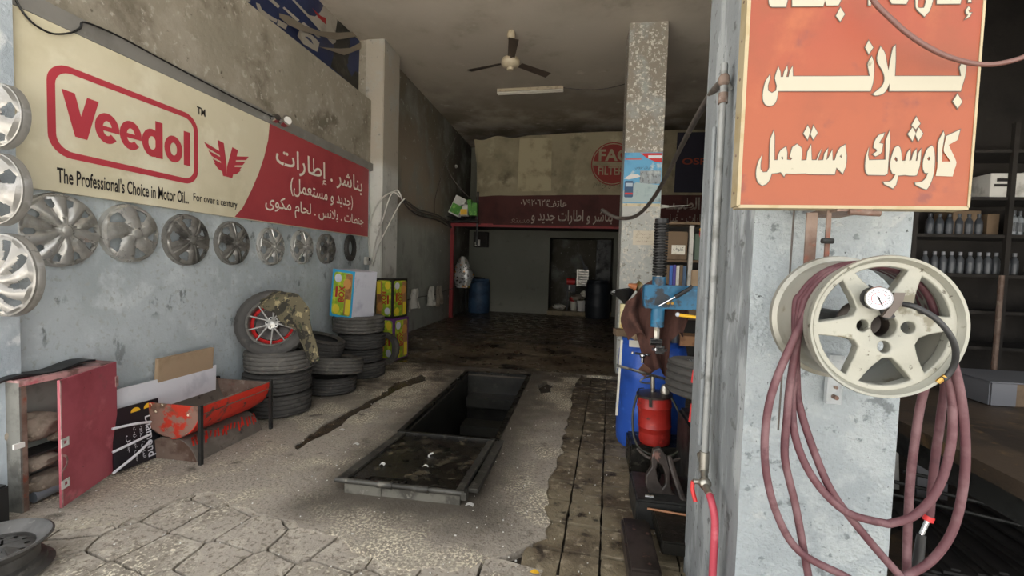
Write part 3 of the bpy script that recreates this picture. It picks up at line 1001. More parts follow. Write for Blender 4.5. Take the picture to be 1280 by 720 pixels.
# --- wheel trims: dished discs with real openings
def trim_bm(n, r0, r1, w0, w1, twist=0, ph=0, rad=.2, dome=.035, hub=.16, groove_=0, lug=5, lugr=.27, split=0, nth=150):
    nr = 22
    m = MB()
    rs = [i / nr for i in range(1, nr + 1)]
    P = {}

    def hgt(r, a):
        d = dome * (1 - (r * .9) ** 2)
        per = 2 * PI / n
        t = ((a - twist * r - ph) / per) % 1.0
        t = abs(t - .5) * 2      # 1 at spoke centre, 0 in the middle of the opening
        if r > .93:
            d -= .02 * (r - .93) / .07
        if .2 < r < .93:
            d += .026 * (math.sin(min(1, t * 1.15) * PI / 2) - .6) * min(1, (r - .2) * 4)
            if split and t > 1 - split:
                d -= .008
        if r < hub:
            d += .006
        if abs(r - lugr) < .075 and lug:
            tl = ((a - ph) / (2 * PI / lug)) % 1.0
            if abs(tl - .5) < .10:
                d -= .014
        return d

    cen = m.bm.verts.new((0, 0, hgt(0, 0)))
    rows = []
    for r in rs:
        rows.append([m.bm.verts.new((rad * r * math.cos(2 * PI * j / nth), rad * r * math.sin(2 * PI * j / nth), hgt(r, 2 * PI * j / nth))) for j in range(nth)])
    for j in range(nth):
        m.bm.faces.new((cen, rows[0][j], rows[0][(j + 1) % nth]))
    for i in range(nr - 1):
        rm = (rs[i] + rs[i + 1]) / 2
        for j in range(nth):
            a = 2 * PI * (j + .5) / nth
            if r0 < rm < r1:
                f = (rm - r0) / (r1 - r0)
                wd = (w0 + (w1 - w0) * f) * math.sin(min(1, max(0, min(f, 1 - f) * 5 + .45)) * PI / 2)
                t = abs((((a - twist * rm - ph) / (2 * PI / n)) % 1.0) - .5) * 2
                if t < wd:
                    continue
            k = (j + 1) % nth
            m.bm.faces.new((rows[i][j], rows[i][k], rows[i + 1][k], rows[i + 1][j]))
    # outer wall turned back to the wall
    bk = [m.bm.verts.new((rad * 1.01 * math.cos(2 * PI * j / nth), rad * 1.01 * math.sin(2 * PI * j / nth), -.035)) for j in range(nth)]
    for j in range(nth):
        k = (j + 1) % nth
        m.bm.faces.new((rows[-1][j], rows[-1][k], bk[k], bk[j]))
    bmesh.ops.recalc_face_normals(m.bm, faces=m.bm.faces)
    bmesh.ops.solidify(m.bm, geom=m.bm.faces[:], thickness=.003)
    return m


def wheel_trim(px, py, X, rad, mat, label, group, cover, kw, rot=0, facing='X', Y=None):
    if facing == 'X':
        c = at(px, py, 'X', X)
        rm = Matrix.Rotation(PI / 2, 4, 'Y') @ Matrix.Rotation(rot, 4, 'Z')
    else:
        c = at(px, py, 'Y', Y)
        rm = Matrix.Rotation(PI / 2, 4, 'X') @ Matrix.Rotation(rot, 4, 'Z')
    t = thing('wheel_trim', c[:], label, 'hubcap', group)
    put('disc', trim_bm(rad=rad, **kw).xf(rm), mat, t, 35, world=False)
    cap = MB().lathe([(0.001, .012), (cover * .7, .010), (cover, .004), (cover * 1.05, -.01)], 24)
    bmesh.ops.translate(cap.bm, vec=(0, 0, kw.get('dome', .035) + .006), verts=cap.bm.verts)
    put('centre_cap', cap.xf(rm), mat, t, 40, world=False)
    rg = MB().lathe([(rad * .985, -.03), (rad * .985, .006), (rad * .94, .010), (rad * .94, -.03)], 64)
    put('rim_ring', rg.xf(rm), mat, t, 40, world=False)
    return t


GR = 'wheel trims hung in a row under the long sign'
wheel_trim(76, 288, -3.27, .232, silver_a, 'large grey ten-blade wheel trim, first and biggest of the row under the sign', GR, .03, dict(n=10, r0=.62, r1=.88, w0=.22, w1=.42, split=.0, lug=5, dome=.045), .1)
wheel_trim(164, 292, -3.27, .212, silver_a, 'grey five-spoke wheel trim with twisted spokes, second in the row under the sign', GR, .034, dict(n=5, r0=.50, r1=.86, w0=.18, w1=.48, twist=.5, dome=.05, lug=5, lugr=.3), .5)
wheel_trim(235, 300, -3.27, .214, silver_d, 'dark grey five-spoke wheel trim, third in the row under the sign', GR, .03, dict(n=5, r0=.50, r1=.84, w0=.22, w1=.46, dome=.05, lug=5, lugr=.3, split=.2), .2)
for i, (x, y, rr, mt, lb) in enumerate(((292, 304, .205, silver_d, 'dark six-opening wheel trim, fourth in the row under the sign'), (340, 308, .200, silver_a, 'silver six-opening wheel trim, fifth in the row under the sign'), (379, 309, .198, silver_a, 'silver six-opening wheel trim, sixth in the row under the sign'))):
    wheel_trim(x, y, -3.27, rr, mt, lb, GR, .02, dict(n=6, r0=.56, r1=.86, w0=.34, w1=.52, dome=.035, lug=5, lugr=.22, split=.22), .26)
wheel_trim(409, 311, -3.27, .195, silver_d, 'shiny wheel trim with eight round openings, last trim before the small tyre', GR, .03, dict(n=8, r0=.58, r1=.84, w0=.42, w1=.45, dome=.03, lug=4, lugr=.34), 0)
GP = 'wheel trims on the front pillar at the left edge'
wheel_trim(-4, 144, 0, .168, silver_b, 'polished wheel trim cut by the left edge, topmost of three on the front pillar', GP, .03, dict(n=5, r0=.50, r1=.86, w0=.25, w1=.5, dome=.06, lug=5, twist=.2), .55, 'Y', 1.93)
wheel_trim(-6, 236, 0, .190, silver_b, 'pale wheel trim with rounded spokes, middle of three on the front pillar', GP, .035, dict(n=5, r0=.50, r1=.86, w0=.25, w1=.42, dome=.06, lug=5), 1.02, 'Y', 1.93)
wheel_trim(4, 344, 0, .222, silver_b, 'bright wheel trim with many slanted spokes, lowest of three on the front pillar', GP, .03, dict(n=9, r0=.45, r1=.86, w0=.25, w1=.5, dome=.05, lug=0, twist=.9), .1, 'Y', 1.93)


# --- tyres
def tyre_parts(Ro, Wd, Ri, seg=120, ribs=4):
    """carcass and tread as two builders, axis Z, centred on z=0"""
    h = Wd / 2
    side = [(Ri, -h * .78), (Ri + .012, -h * .86), (Ri + (Ro - Ri) * .35, -h * .99), (Ri + (Ro - Ri) * .6, -h), (Ro - .028, -h * .95), (Ro - .010, -h * .84)]
    inner = [(Ri, h * .78), (Ri + .004, h * .70), (Ro - .018, h * .62), (Ro - .018, -h * .62), (Ri + .004, -h * .70)]
    prof = side + [(Ro - .016, -h * .8), (Ro - .016, h * .8)] + [(r, -z) for r, z in side[::-1]] + inner
    c = MB().lathe(prof, 48, closed=True)
    tp = [(Ro - .016, -h * .86)]
    n = ribs * 4
    for i in range(n + 1):
        z = -h * .82 + 1.64 * h * i / n
        g = (i % 4 == 2) and ribs > 0 and 0 < i < n
        tp.append((Ro - (.010 if g else 0) - .004 * (abs(z) / h) ** 3, z))
    tp.append((Ro - .016, h * .86))
    L_ = len(tp)

    def rf(i, j, r):
        if i in (0, L_ - 1):
            return r
        band = (i - 1) // 4
        if (i < 4 or i > L_ - 5) and (j + (i * 1)) % 4 == 0:
            return r - .006
        if (j + band * 2) % 4 == 0:
            return r - .0035
        return r
    t = MB().lathe(tp, seg, rf=rf)
    return c, t


def tyre(loc, Ro, Wd, Ri, label, cat='tyre', group=None, rot=(0, 0, 0), mat=rubber, ribs=4, seg=120):
    o = thing('tyre', loc, label, cat, group, rot)
    c, t = tyre_parts(Ro, Wd, Ri, seg, ribs)
    put('carcass', c, mat, o, 35, world=False)
    put('tread', t, mat, o, 25, world=False)
    return o


c = at(438, 310, 'X', -3.25)
tyre((-3.25, c.y, c.z), .185, .055, .115, 'small black tyre hung at the far end of the row of wheel trims', rot=(0, PI / 2, .15), seg=80, ribs=2)
GA = 'used tyres stacked against the left wall'
ax_, ay_ = -2.93, 3.98
for k, (dx, lb) in enumerate(((0, 'worn black tyre at the bottom of the stack under the alloy wheel'), (-.01, 'black tyre in the middle of the stack under the alloy wheel'), (.0, 'dusty black tyre on top of its stack, directly under the alloy wheel'))):
    tyre((ax_ + dx, ay_ + .01 * k, .105 + k * .207), .305 + .004 * k, .205, .19, lb, group=GA, rot=(0, 0, k * .7), mat=(rubber, rubber, rubber_dusty)[k])
bx_, by_ = -2.80, 4.72
tyre((bx_, by_, .10), .275, .18, .18, 'black tyre flat on the floor, lowest of the leaning middle stack', group=GA, rot=(0, 0, .4))
tyre((bx_ + .03, by_ + .02, .315), .315, .19, .19, 'wide dusty tyre with zigzag tread tilted in the middle stack', group=GA, rot=(R(-3), R(7), 1.1), mat=rubber_dusty)
tyre((bx_ - .13, by_ - .02, .545), .265, .18, .175, 'smaller tyre lying tilted on top of the middle stack, showing its hollow', group=GA, rot=(R(-3), R(13), 0), mat=rubber)
gx, gy = -2.86, 5.52
for k, lb in enumerate(('bottom tyre of the stack carrying the blue-edged box', 'second tyre up in the stack carrying the blue-edged box', 'third tyre up in the stack carrying the blue-edged box', 'wide tyre directly under the blue-edged box')):
    tyre((gx + (.02, -.01, .02, -.03)[k], gy + (0, .02, -.01, 0)[k], (.095, .285, .475, .685)[k]), (.30, .285, .30, .33)[k], (.19, .185, .19, .225)[k], .18, lb, group=GA, rot=(0, 0, k), mat=(rubber, rubber, rubber, rubber_dusty)[k])
tyre((-2.80, 6.14, .24), .24, .09, .16, 'thin old tyre propped between the tyre stack and the printed boxes', rot=(R(80), R(10), R(60)), seg=72, ribs=2, mat=rubber_dusty)

# --- alloy wheel with tyre leaning on the wall on top of the stack
wc = Vector((-2.925, 3.90, .875))
nrm = Vector((.42, -.86, .27)).normalized()
wq = nrm.to_track_quat('Z', 'Y').to_euler()
aw = thing('alloy_wheel', wc, 'ten-spoke alloy wheel with red inner ring leaning on the wall atop the tyre stack', 'wheel', None, wq)
c, t = tyre_parts(.318, .20, .215, 120, 4)
put('tyre_carcass', c, rubber, aw, 35, world=False)
put('tyre_tread', t, rubber, aw, 25, world=False)
put('barrel', MB().lathe([(.222, .082), (.214, .088), (.205, .078), (.198, .03), (.195, -.08)], 48), silver_d, aw, 40, world=False)
put('rim_lip', MB().lathe([(.205, .080), (.217, .092), (.224, .084)], 48), silver_b, aw, 40, world=False)
put('brake_disc', MB().cyl((0, 0, -.03), (0, 0, -.02), .155, seg=32), greasy, aw, world=False)
put('red_ring', MB().lathe([(.165, .0), (.180, .012), (.196, .0)], 40), red_m, aw, 40, world=False)
for k in range(5):
    m = MB()
    for s in (-1, 1):
        a = 2 * PI * k / 5 + s * .30
        a2 = 2 * PI * k / 5 + s * .12
        p1 = Vector((.05 * math.cos(a2), .05 * math.sin(a2), .055))
        p2 = Vector((.207 * math.cos(a), .207 * math.sin(a), .070))
        m.tube([p1, p2], lambda f: .0115 - .004 * f, 6, smooth=0)
    put('spoke', m, silver_b, aw, 40, world=False)
put('hub', MB().lathe([(.001, .066), (.022, .066), (.03, .060), (.058, .058), (.062, .04)], 30), silver_a, aw, 40, world=False)
for k in range(5):
    a = 2 * PI * (k + .5) / 5
    put('lug_nut', MB().cyl((.043 * math.cos(a), .043 * math.sin(a), .05), (.043 * math.cos(a), .043 * math.sin(a), .0635), .008, seg=6), black_pl, aw, world=False)

# camouflage cloth draped over the wheel's right shoulder
wm = Matrix.Translation(wc) @ nrm.to_track_quat('Z', 'Y').to_matrix().to_4x4()
A0 = [at(x, y, 'Y', 3.86 - .05 * i) for i, (x, y) in enumerate(((322, 370), (345, 363), (370, 368), (387, 386), (391, 416), (399, 450)))]
A1 = [at(x, y, 'Y', 3.72) for x, y in ((328, 384), (342, 392), (356, 406), (371, 414), (380, 436), (387, 456))]


def camo_fn(a, b):
    f = a * (len(A0) - 1)
    i = min(int(f), len(A0) - 2)
    t = f - i
    p = A0[i].lerp(A0[i + 1], t)
    q = A1[i].lerp(A1[i + 1], t)
    r = p.lerp(q, b)
    r.y -= .03 * math.sin(b * PI) - .012 * math.sin(a * 16 + b * 5) - .05 * (1 - b) * max(0, 1 - a * 1.4)
    r.z += .006 * math.sin(a * 22 + b * 9)
    r.x += .006 * math.sin(b * 14 + a * 7)
    return r


cl = MB().sheet(36, 16, camo_fn, thick=.006)
solo('camouflage_jacket', cl, camo, 'camouflage patterned cloth draped over the alloy wheel on the tyre stack', 'cloth', smooth=60)


# --- printed cartons
def face_frame(o, ux, uz, W_, H_, k=.002):
    """point maker for a print on a box face: u in 0..W, v in 0..H"""
    n = Vector(ux).cross(Vector(uz))
    return lambda u, v, kk=0: Vector(o) + Vector(ux) * u + Vector(uz) * v + n * (k + kk)


def carton_print(t, ff, W_, H_, flip=False):
    def g(u, v, k=0):
        return ff(W_ - u if flip else u, H_ - v if flip else v, k)

    def rect(u0, u1, v0, v1, k):
        return MB().poly([[(u0 * W_, v0 * H_), (u1 * W_, v0 * H_), (u1 * W_, v1 * H_), (u0 * W_, v1 * H_)]], lambda u, v, kk: g(u, v, k))
    put('printed_label', MB().poly([rrect(.08 * W_, .92 * W_, .05 * H_, .95 * H_, .04)], lambda u, v, kk: g(u, v, .000)), box_green, t, world=True)
    put('brown_print', rect(.62, .91, .07, .93, .001), box_wood, t)
    put('yellow_print', rect(.68, .90, .08, .40, .002), box_yellow, t)
    put('yellow_print', MB().poly([[(.28 * W_ + .16 * W_ * math.cos(a * PI / 8), .17 * H_ + .10 * H_ * math.sin(a * PI / 8)) for a in range(16)]], lambda u, v, kk: g(u, v, .002)), box_yellow, t)
    put('round_badge', MB().poly([[(.28 * W_ + .16 * W_ * math.cos(a * PI / 8), .82 * H_ + .09 * H_ * math.sin(a * PI / 8)) for a in range(16)]], lambda u, v, kk: g(u, v, .002)), box_white, t)
    put('biscuit_print', MB().poly([[(.70 * W_ + .17 * W_ * math.cos(a * PI / 8), .72 * H_ + .11 * H_ * math.sin(a * PI / 8)) for a in range(16)]], lambda u, v, kk: g(u, v, .003)), M('biscuit', '#cf9650', rough=.6), t)
    put('badge_print', rect(.20, .30, .42, .64, .003), box_redink, t)
    # BOX runs up the face
    put('box_lettering', text_mb('BOX', lambda u, v, k: g(u, v, .004 + k) if False else g(.62 * W_ - (v) * .27 * W_, .33 * H_ + u * .34 * H_, .004 + k), 0, 1, 0, 1, offset=.03), box_redink, t)


def carton(corner, ax, ay, az, label, border, other=None, two=True, flips=(False, False), group='printed food cartons by the left wall'):
    """corner = lower front-left corner; ax, ay, az the edge vectors (printed faces: front ax-az and side ay-az)"""
    c, ax, ay, az = Vector(corner), Vector(ax), Vector(ay), Vector(az)
    t = thing('carton', c, label, 'box', group)
    m = MB()
    bmesh.ops.create_cube(m.bm, size=1, matrix=Matrix(((ax.x, ay.x, az.x, 0), (ax.y, ay.y, az.y, 0), (ax.z, ay.z, az.z, 0), (0, 0, 0, 1))))
    bmesh.ops.translate(m.bm, vec=c + (ax + ay + az) / 2, verts=m.bm.verts)
    put('carton_body', m, other or border, t, bev=.004)
    W_, H_, D_ = ax.length, az.length, ay.length
    if other:
        ff = face_frame(c, ax.normalized(), az.normalized(), W_, H_, .001)
        put('coloured_front', MB().poly([[(0, 0), (W_, 0), (W_, H_), (0, H_)]], lambda u, v, k: ff(u, v, 0)), border, t)
    carton_print(t, face_frame(c, ax.normalized(), az.normalized(), W_, H_, .003), W_, H_, flips[0])
    if two:
        carton_print(t, face_frame(c + ax, ay.normalized(), az.normalized(), D_, H_, .003), D_, H_, flips[1])
    return t


z1 = .80
carton((-3.17, 5.28, .80), (.335, -.06, -.03), (.12, .36, 0), (.035, .02, .60), 'tall white carton with a blue-edged printed front on the tyre stack', blue_border, other=box_white, two=False)
# seam on the white side
carton((-3.10, 6.42, .655), (.30, -.05, 0), (.08, .38, 0), (0, 0, .60), 'black-edged green printed carton on top of the purple one', box_black, flips=(True, False))
carton((-3.08, 6.44, .0), (.30, -.05, 0), (.08, .38, 0), (0, 0, .65), 'purple-edged green printed carton standing on the floor', box_purple, flips=(True, False))

# --- trough: red half-drum on legs over an upturned half-drum
tr = thing('water_trough', (-2.93, 3.25, 0), 'red rusty half-drum tyre testing trough on the floor by the left wall', 'trough')
ya, yb = 2.80, 3.52
cxT, zT, rT = -2.93, .42, .25


def halfshell(cx, cz, r, y0, y1, a0_, a1_, th=.006):
    m = MB()
    m.sheet(1, 24, lambda a, b: (cx + r * math.cos(R(a0_ + (a1_ - a0_) * b)), y0 + (y1 - y0) * a, cz + r * math.sin(R(a0_ + (a1_ - a0_) * b))), thick=th)
    return m


put('upper_shell', halfshell(cxT, zT, rT, ya, yb, 180, 272), trough_grey, tr, 40)
put('red_side', halfshell(cxT, zT, rT, ya, yb, 272, 360), M('trough_red_side', '#cf3423', [('#8f2117', 5, .5, .68), ('#4e443c', 9, .60, .66), ('#4e443c', 3, .58, .64, (1, 1, .6))], rough=.5, bump=.05), tr, 40)
for y in (ya, yb - .01):
    m = MB().poly([[(cxT + rT * math.cos(R(180 + 180 * k / 24)), zT + rT * math.sin(R(180 + 180 * k / 24))) for k in range(25)]], lambda u, v, k: (u, y + k, v), depth=.008)
    put('end_plate', m, rust_red_end if y == ya else rust_steel, tr)
for pa_, pb_, rr_ in (((cxT + rT, ya, zT), (cxT + rT, yb, zT), .007), ((cxT - rT, ya, zT), (cxT - rT, yb, zT), .007), ((cxT + rT + .006, ya, zT - .06), (cxT + rT + .002, yb, zT - .06), .004)):
    put('rim_bar', MB().tube([pa_, pb_], rr_, 6, 0), rust_steel, tr)
put('lower_shell', halfshell(cxT - .02, -.06, .235, ya + .02, yb - .03, 15, 165), trough_grey, tr, 40)
m = MB().poly([[(cxT - .02 + .23 * math.cos(R(15 + 150 * k / 20)), -.06 + .23 * math.sin(R(15 + 150 * k / 20))) for k in range(21)]], lambda u, v, k: (u, ya + .02 + k, v), depth=.006)
put('lower_end_plate', m, rust_steel, tr)
m = MB()
random.seed(5)
for i in range(20):
    y = ya + .06 + i * .032
    a = R(52 - i * .4 + random.uniform(-4, 4))
    l = random.uniform(.04, .09)
    q = [Vector((cxT - .02 + .2385 * math.cos(a + s * l * 2), y + dy + s * .02, -.06 + .2385 * math.sin(a + s * l * 2))) for s, dy in ((-1, 0), (-1, .016), (1, .022), (1, .002))]
    vs = [m.bm.verts.new(v) for v in q]
    m.bm.faces.new(vs)
put('red_brush_marks', m, red_paint, tr)
m = MB()
for (x, y) in ((cxT + rT + .012, ya - .008), (cxT - rT - .012, ya - .008), (cxT + rT + .012, yb + .008), (cxT - rT - .012, yb + .008)):
    put('leg', MB().bb((x - .012, y - .012, 0), (x + .012, y + .012, zT + .015)), dark_steel, tr)

# boards and printed panel behind the trough
solo('cardboard_sheet', MB().box((-3.21, 3.20, .36), (.035, .52, .70), (0, R(4), 0), bev=.002), cardboard, 'plain brown cardboard sheet leaning on the wall behind the white board', 'board')
P_ = [at(140, 485, 'X', -3.14), at(273, 455, 'X', -3.14), at(262, 476, 'X', -3.14), at(141, 505, 'X', -3.14)]
wb = MB().poly([[(2.58, .30), (3.46, .30), (3.50, .545), (2.60, .555)]], lambda u, v, k: (-3.15 + k - (v - .2) * .12, u, v), depth=.008)
solo('white_board_strip', wb, board_white, 'long white board strip leaning behind the red trough', 'board')
pb = thing('printed_panel', (-3.12, 2.72, 0), 'black printed panel with white vertical writing behind the red cabinet door', 'panel')


def onP(u, v, k=0):
    return (-3.08 + k - v * .10, u, v)


put('panel_sheet', MB().poly([[(2.52, .02), (2.86, .0), (2.88, .43), (2.54, .44)]], lambda u, v, k: onP(u, v, k), depth=.01), print_black, pb)
put('yellow_print', MB().poly([[(2.70 + .035 * math.cos(a * PI / 10), .385 + .03 * math.sin(a * PI / 10)) for a in range(11)]], lambda u, v, k: onP(u, v, .013)), yellow_m, pb)
put('yellow_print', MB().poly([[(2.80 + .04 * math.cos(a * PI / 10), .385 + .035 * math.sin(a * PI / 10)) for a in range(11)]], lambda u, v, k: onP(u, v, .013)), yellow_m, pb)
put('panel_lettering', text_mb('Diamond', lambda u, v, k: onP(2.76 + v * .06, .33 - u * .30, .013 + k), 0, 1, 0, 1, offset=.01, raw=True), board_white, pb)
put('panel_lettering', text_mb('الماسة للزيوت', lambda u, v, k: onP(2.715 + v * .03, .30 - u * .26, .013 + k), 0, 1, 0, 1), board_white, pb)
put('panel_lettering', text_mb('محل غيار زيت', lambda u, v, k: onP(2.665 + v * .03, .28 - u * .24, .013 + k), 0, 1, 0, 1), board_white, pb)
put('panel_lettering', text_mb('جبل', lambda u, v, k: onP(2.615 + v * .03, .24 - u * .12, .013 + k), 0, 1, 0, 1), board_white, pb)
for k, (za, zb) in enumerate(((.335, .29), (.175, .20), (.03, .15))):
    solo('white_pipe', MB().tube([(-3.06, 2.50, za), (-3.04, 2.64, (za + zb) / 2 + .01), (-3.06, 2.77, zb)], .009, 8), board_white, ('upper', 'middle', 'lowest')[k] + ' of three thin white pipes lying between red cabinet and trough', 'pipe', 'white pipes between cabinet and trough')

# --- red cabinet with its door ajar
cb = thing('steel_cabinet', (-3.2, 2.3, 0), 'red steel cabinet with its door ajar, at the foot of the wall under the sign', 'cabinet')
X0, X1, Y0, Y1, ZT = -3.29, -3.12, 2.045, 2.58, .765
put('cabinet_top', MB().bb((X0, Y0, ZT - .012), (X1, Y1, ZT + .004)).bb((X1 - .005, Y0, ZT - .03), (X1 + .004, Y1, ZT + .004)), cab_edge, cb)
put('cabinet_back', MB().bb((X0, Y0, 0), (X0 + .01, Y1, ZT - .01)), M('cabinet_inside', '#8b9189', [('#6c716a', 5, .48, .65)], rough=.7), cb)
put('side_panel', MB().bb((X0, Y1 - .01, 0), (X1, Y1, ZT - .01)), cab_red, cb)
put('side_panel', MB().bb((X0, Y0, 0), (X1, Y0 + .01, ZT - .01)), M('grey_side', '#77766f', [('#56544e', 6, .48, .65)], rough=.7), cb)
put('door_frame', MB().bb((X1 - .02, Y0, 0), (X1, Y0 + .035, ZT - .012)), rust_steel, cb)
put('shelf', MB().bb((X0, Y0, .30), (X1 - .02, Y1, .31)), dark_steel, cb)
H0 = Vector((-3.118, 2.575, 0))
H1 = Vector((-2.935, 2.105, 0))
dv = (H1 - H0)
dn = dv.normalized()
perp = Vector((-dn.y, dn.x, 0))
if perp.x < 0:
    perp = -perp
dr = MB()
bmesh.ops.create_cube(dr.bm, size=1, matrix=Matrix.Translation(H0 + dv / 2 + Vector((0, 0, .395))) @ Matrix(((dn.x, perp.x, 0, 0), (dn.y, perp.y, 0, 0), (0, 0, 1, 0), (0, 0, 0, 1))) @ Matrix.Diagonal((dv.length, .014, .75, 1)))
door = put('door', dr, cab_red, cb, bev=.003)


def onD(s, z, k=0):
    return H0 + dn * s + Vector((0, 0, z)) + perp * (.008 + k)


def dplate(name, s0, s1, za, zb, mat, par, th=.004):
    m = MB()
    vs = [m.bm.verts.new(onD(s, z, k)) for k in (0, th) for s, z in ((s0, za), (s1, za), (s1, zb), (s0, zb))]
    for f in ((0, 1, 2, 3), (4, 5, 6, 7), (0, 1, 5, 4), (1, 2, 6, 5), (2, 3, 7, 6), (3, 0, 4, 7)):
        m.bm.faces.new([vs[i] for i in f])
    return put(name, m, mat, par)


dl = dv.length
dplate('edge_strip', dl - .008, dl + .002, .02, .77, cab_edge, door, .002)
dplate('hinge', -.01, .02, .10, .17, cab_edge, door)
dplate('hinge', -.01, .02, .60, .67, cab_edge, door)
for zc in (.40, .155):
    m = MB().poly([[(dl - .055, zc - .025), (dl + .005, zc - .025), (dl + .005, zc + .025), (dl - .055, zc + .025)], [(dl - .04, zc - .01), (dl - .015, zc - .01), (dl - .015, zc + .01), (dl - .04, zc + .01)]], lambda u, v, k: onD(u, v, .001 + k), depth=.004)
    put('latch_plate', m, white_m, door)
m = MB().poly([[(dl + .002 - .05 * math.cos(R(a)), .285 + .05 * math.sin(R(a))) for a in range(-90, 91, 15)][::1] + [(dl + .002 - .038 * math.cos(R(a)), .285 + .038 * math.sin(R(a))) for a in range(90, -91, -15)]], lambda u, v, k: onD(u, v, .001 + k), depth=.003)
put('finger_pull', m, cab_edge, door)
put('hasp', MB().box((-3.115, 2.035, .40), (.012, .05, .03)), white_m, cb)
put('mat_on_top', MB().sheet(2, 12, lambda a, b: (-3.285 + .13 * a, 1.98 + .5 * b, ZT + .012 + .012 * math.sin(b * 9) + .02 * b), thick=.012), black_pl, cb)
# rags and bottles stuffed inside
random.seed(21)
for k, (y, z, sx, sy, sz, lb) in enumerate(((2.17, .45, .07, .13, .09, 'crumpled grey rag on the upper shelf of the open red cabinet'), (2.36, .37, .06, .12, .06, 'dark oily rag beside the grey one on the cabinet shelf'), (2.17, .24, .07, .12, .055, 'brown rag heap under the shelf of the open red cabinet'), (2.22, .10, .07, .13, .06, 'soiled cloth bundle at the bottom of the open red cabinet'))):
    m = MB()
    bmesh.ops.create_icosphere(m.bm, subdivisions=3, radius=1)
    for v in m.bm.verts:
        n = noise.noise(v.co * 2.2 + Vector((k * 7, 0, 0))) * .5 + noise.noise(v.co * 5 + Vector((k, 3, 0))) * .25
        v.co = v.co * (1 + n * .5)
        v.co = Vector((v.co.x * sx - 3.205, v.co.y * sy + y, max(v.co.z * sz + z, z - sz * .8)))
    solo('rag', m, rag_dk, lb, 'rag', 'rags stuffed into the red cabinet', smooth=50)
m = MB().cyl((-3.17, 2.13, .045), (-3.17, 2.25, .05), .035, seg=14)
bt = solo('plastic_bottle', m, glass_m, 'small clear plastic bottle lying at the bottom of the open cabinet', 'bottle', smooth=40)

# --- black box by the pillar and steel rim on the floor
solo('black_crate', MB().bb((-3.6, 1.62, 0), (-3.02, 1.93, .24), bev=.01), black_pl, 'plain black box at the foot of the left front pillar', 'box')
sr = thing('steel_wheel_rim', (-2.66, 1.62, 0), 'bare black steel wheel rim lying on the floor in the bottom left corner', 'wheel rim')
o_ = sr.location


def lath(prof, seg=40, **kw):
    return MB().lathe([(r, z * .8) for r, z in prof], seg, Matrix.Translation(o_), **kw)


put('barrel', lath([(.205, .0), (.215, .006), (.205, .014), (.188, .02), (.185, .05), (.165, .06), (.162, .12), (.180, .14), (.185, .165), (.203, .172), (.214, .182), (.205, .19), (.192, .184), (.176, .166), (.150, .14), (.15, .05), (.175, .02), (.195, .0)], 56, closed=True), M('grey_rim_steel', '#53514e', [('#3b3936', 6, .45, .65), ('#6c6963', 18, .58, .7)], rough=.45, metal=.3), sr, 35)
m = MB()
hl = [[(.15 * math.cos(2 * PI * k / 48), .15 * math.sin(2 * PI * k / 48)) for k in range(48)], [(.032 * math.cos(2 * PI * k / 20), .032 * math.sin(2 * PI * k / 20)) for k in range(20)]]
for j in range(14):
    a = 2 * PI * j / 14
    hl.append([(.118 * math.cos(a) + .011 * math.cos(q * PI / 5), .118 * math.sin(a) + .011 * math.sin(q * PI / 5)) for q in range(10)])
for j in range(4):
    a = 2 * PI * j / 4 + .3
    hl.append([(.055 * math.cos(a) + .008 * math.cos(q * PI / 5), .055 * math.sin(a) + .008 * math.sin(q * PI / 5)) for q in range(10)])


def dish(u, v, k):
    r = math.hypot(u, v)
    return (o_.x + u, o_.y + v, .098 + (.022 if .06 < r < .1 else 0) + (.0 if r > .14 else .008) + k)


m.poly(hl, dish, depth=-.004)
put('wheel_disc', m, MATS['grey_rim_steel'], sr)
# ================================================================ PIT COVER
pc = thing('pit_cover', (-1.1, 3.2, 0), 'oily black steel cover and frame over the near end of the inspection pit', 'pit cover')
yc = 3.66
zn, zf, yn = .095, .028, 2.64      # the frame stands proud of the floor at its near end


def zc_(y):
    return zn + (zf - zn) * (y - yn) / (yc - yn)


def slab(x0, x1, y0, y1, lo, hi):
    """box whose top and bottom follow the tilt of the frame"""
    m = MB()
    vs = [m.bm.verts.new(p) for p in ((x0, y0, zc_(y0) + lo), (x1, y0, zc_(y0) + lo), (x1, y1, zc_(y1) + lo), (x0, y1, zc_(y1) + lo), (x0, y0, zc_(y0) + hi), (x1, y0, zc_(y0) + hi), (x1, y1, zc_(y1) + hi), (x0, y1, zc_(y1) + hi))]
    for f in ((0, 1, 2, 3), (4, 5, 6, 7), (0, 1, 5, 4), (1, 2, 6, 5), (2, 3, 7, 6), (3, 0, 4, 7)):
        m.bm.faces.new([vs[i] for i in f])
    return m


put('front_skirt', MB().bb((PX0 + .07, yn + .01, -.02), (PX1 - .01, yn + .03, .07)).bb((PX0 + .05, yn + .005, .0), (PX0 + .30, yn + .02, .085)), M('skirt_steel', '#6f6c62', [('#4a4740', 7, .45, .62), ('#8a867b', 14, .58, .7)], rough=.55, metal=.2, bump=.2), pc)
rail_m = M('grimy_rail', '#4a4842', [('#33312c', 6, .45, .62), ('#6f6b61', 14, .56, .68)], rough=.5, metal=.3, bump=.2)
put('frame_rail', slab(PX0 - .01, PX0 + .06, yn, yc + .05, -.03, .0), rail_m, pc, bev=.004)
put('frame_rail', slab(PX1 - .04, PX1 + .01, yn, yc + .05, -.03, .0), rail_m, pc, bev=.004)
put('frame_rail', slab(PX1 + .02, PX1 + .085, yn + .10, yc + .12, -.05, -.022), rail_m, pc, bev=.004)
put('frame_rail', MB().cyl((PX0 - .01, yn, zn - .012), (PX1 + .02, yn, zn - .012), .017, seg=10), rail_m, pc, 40)
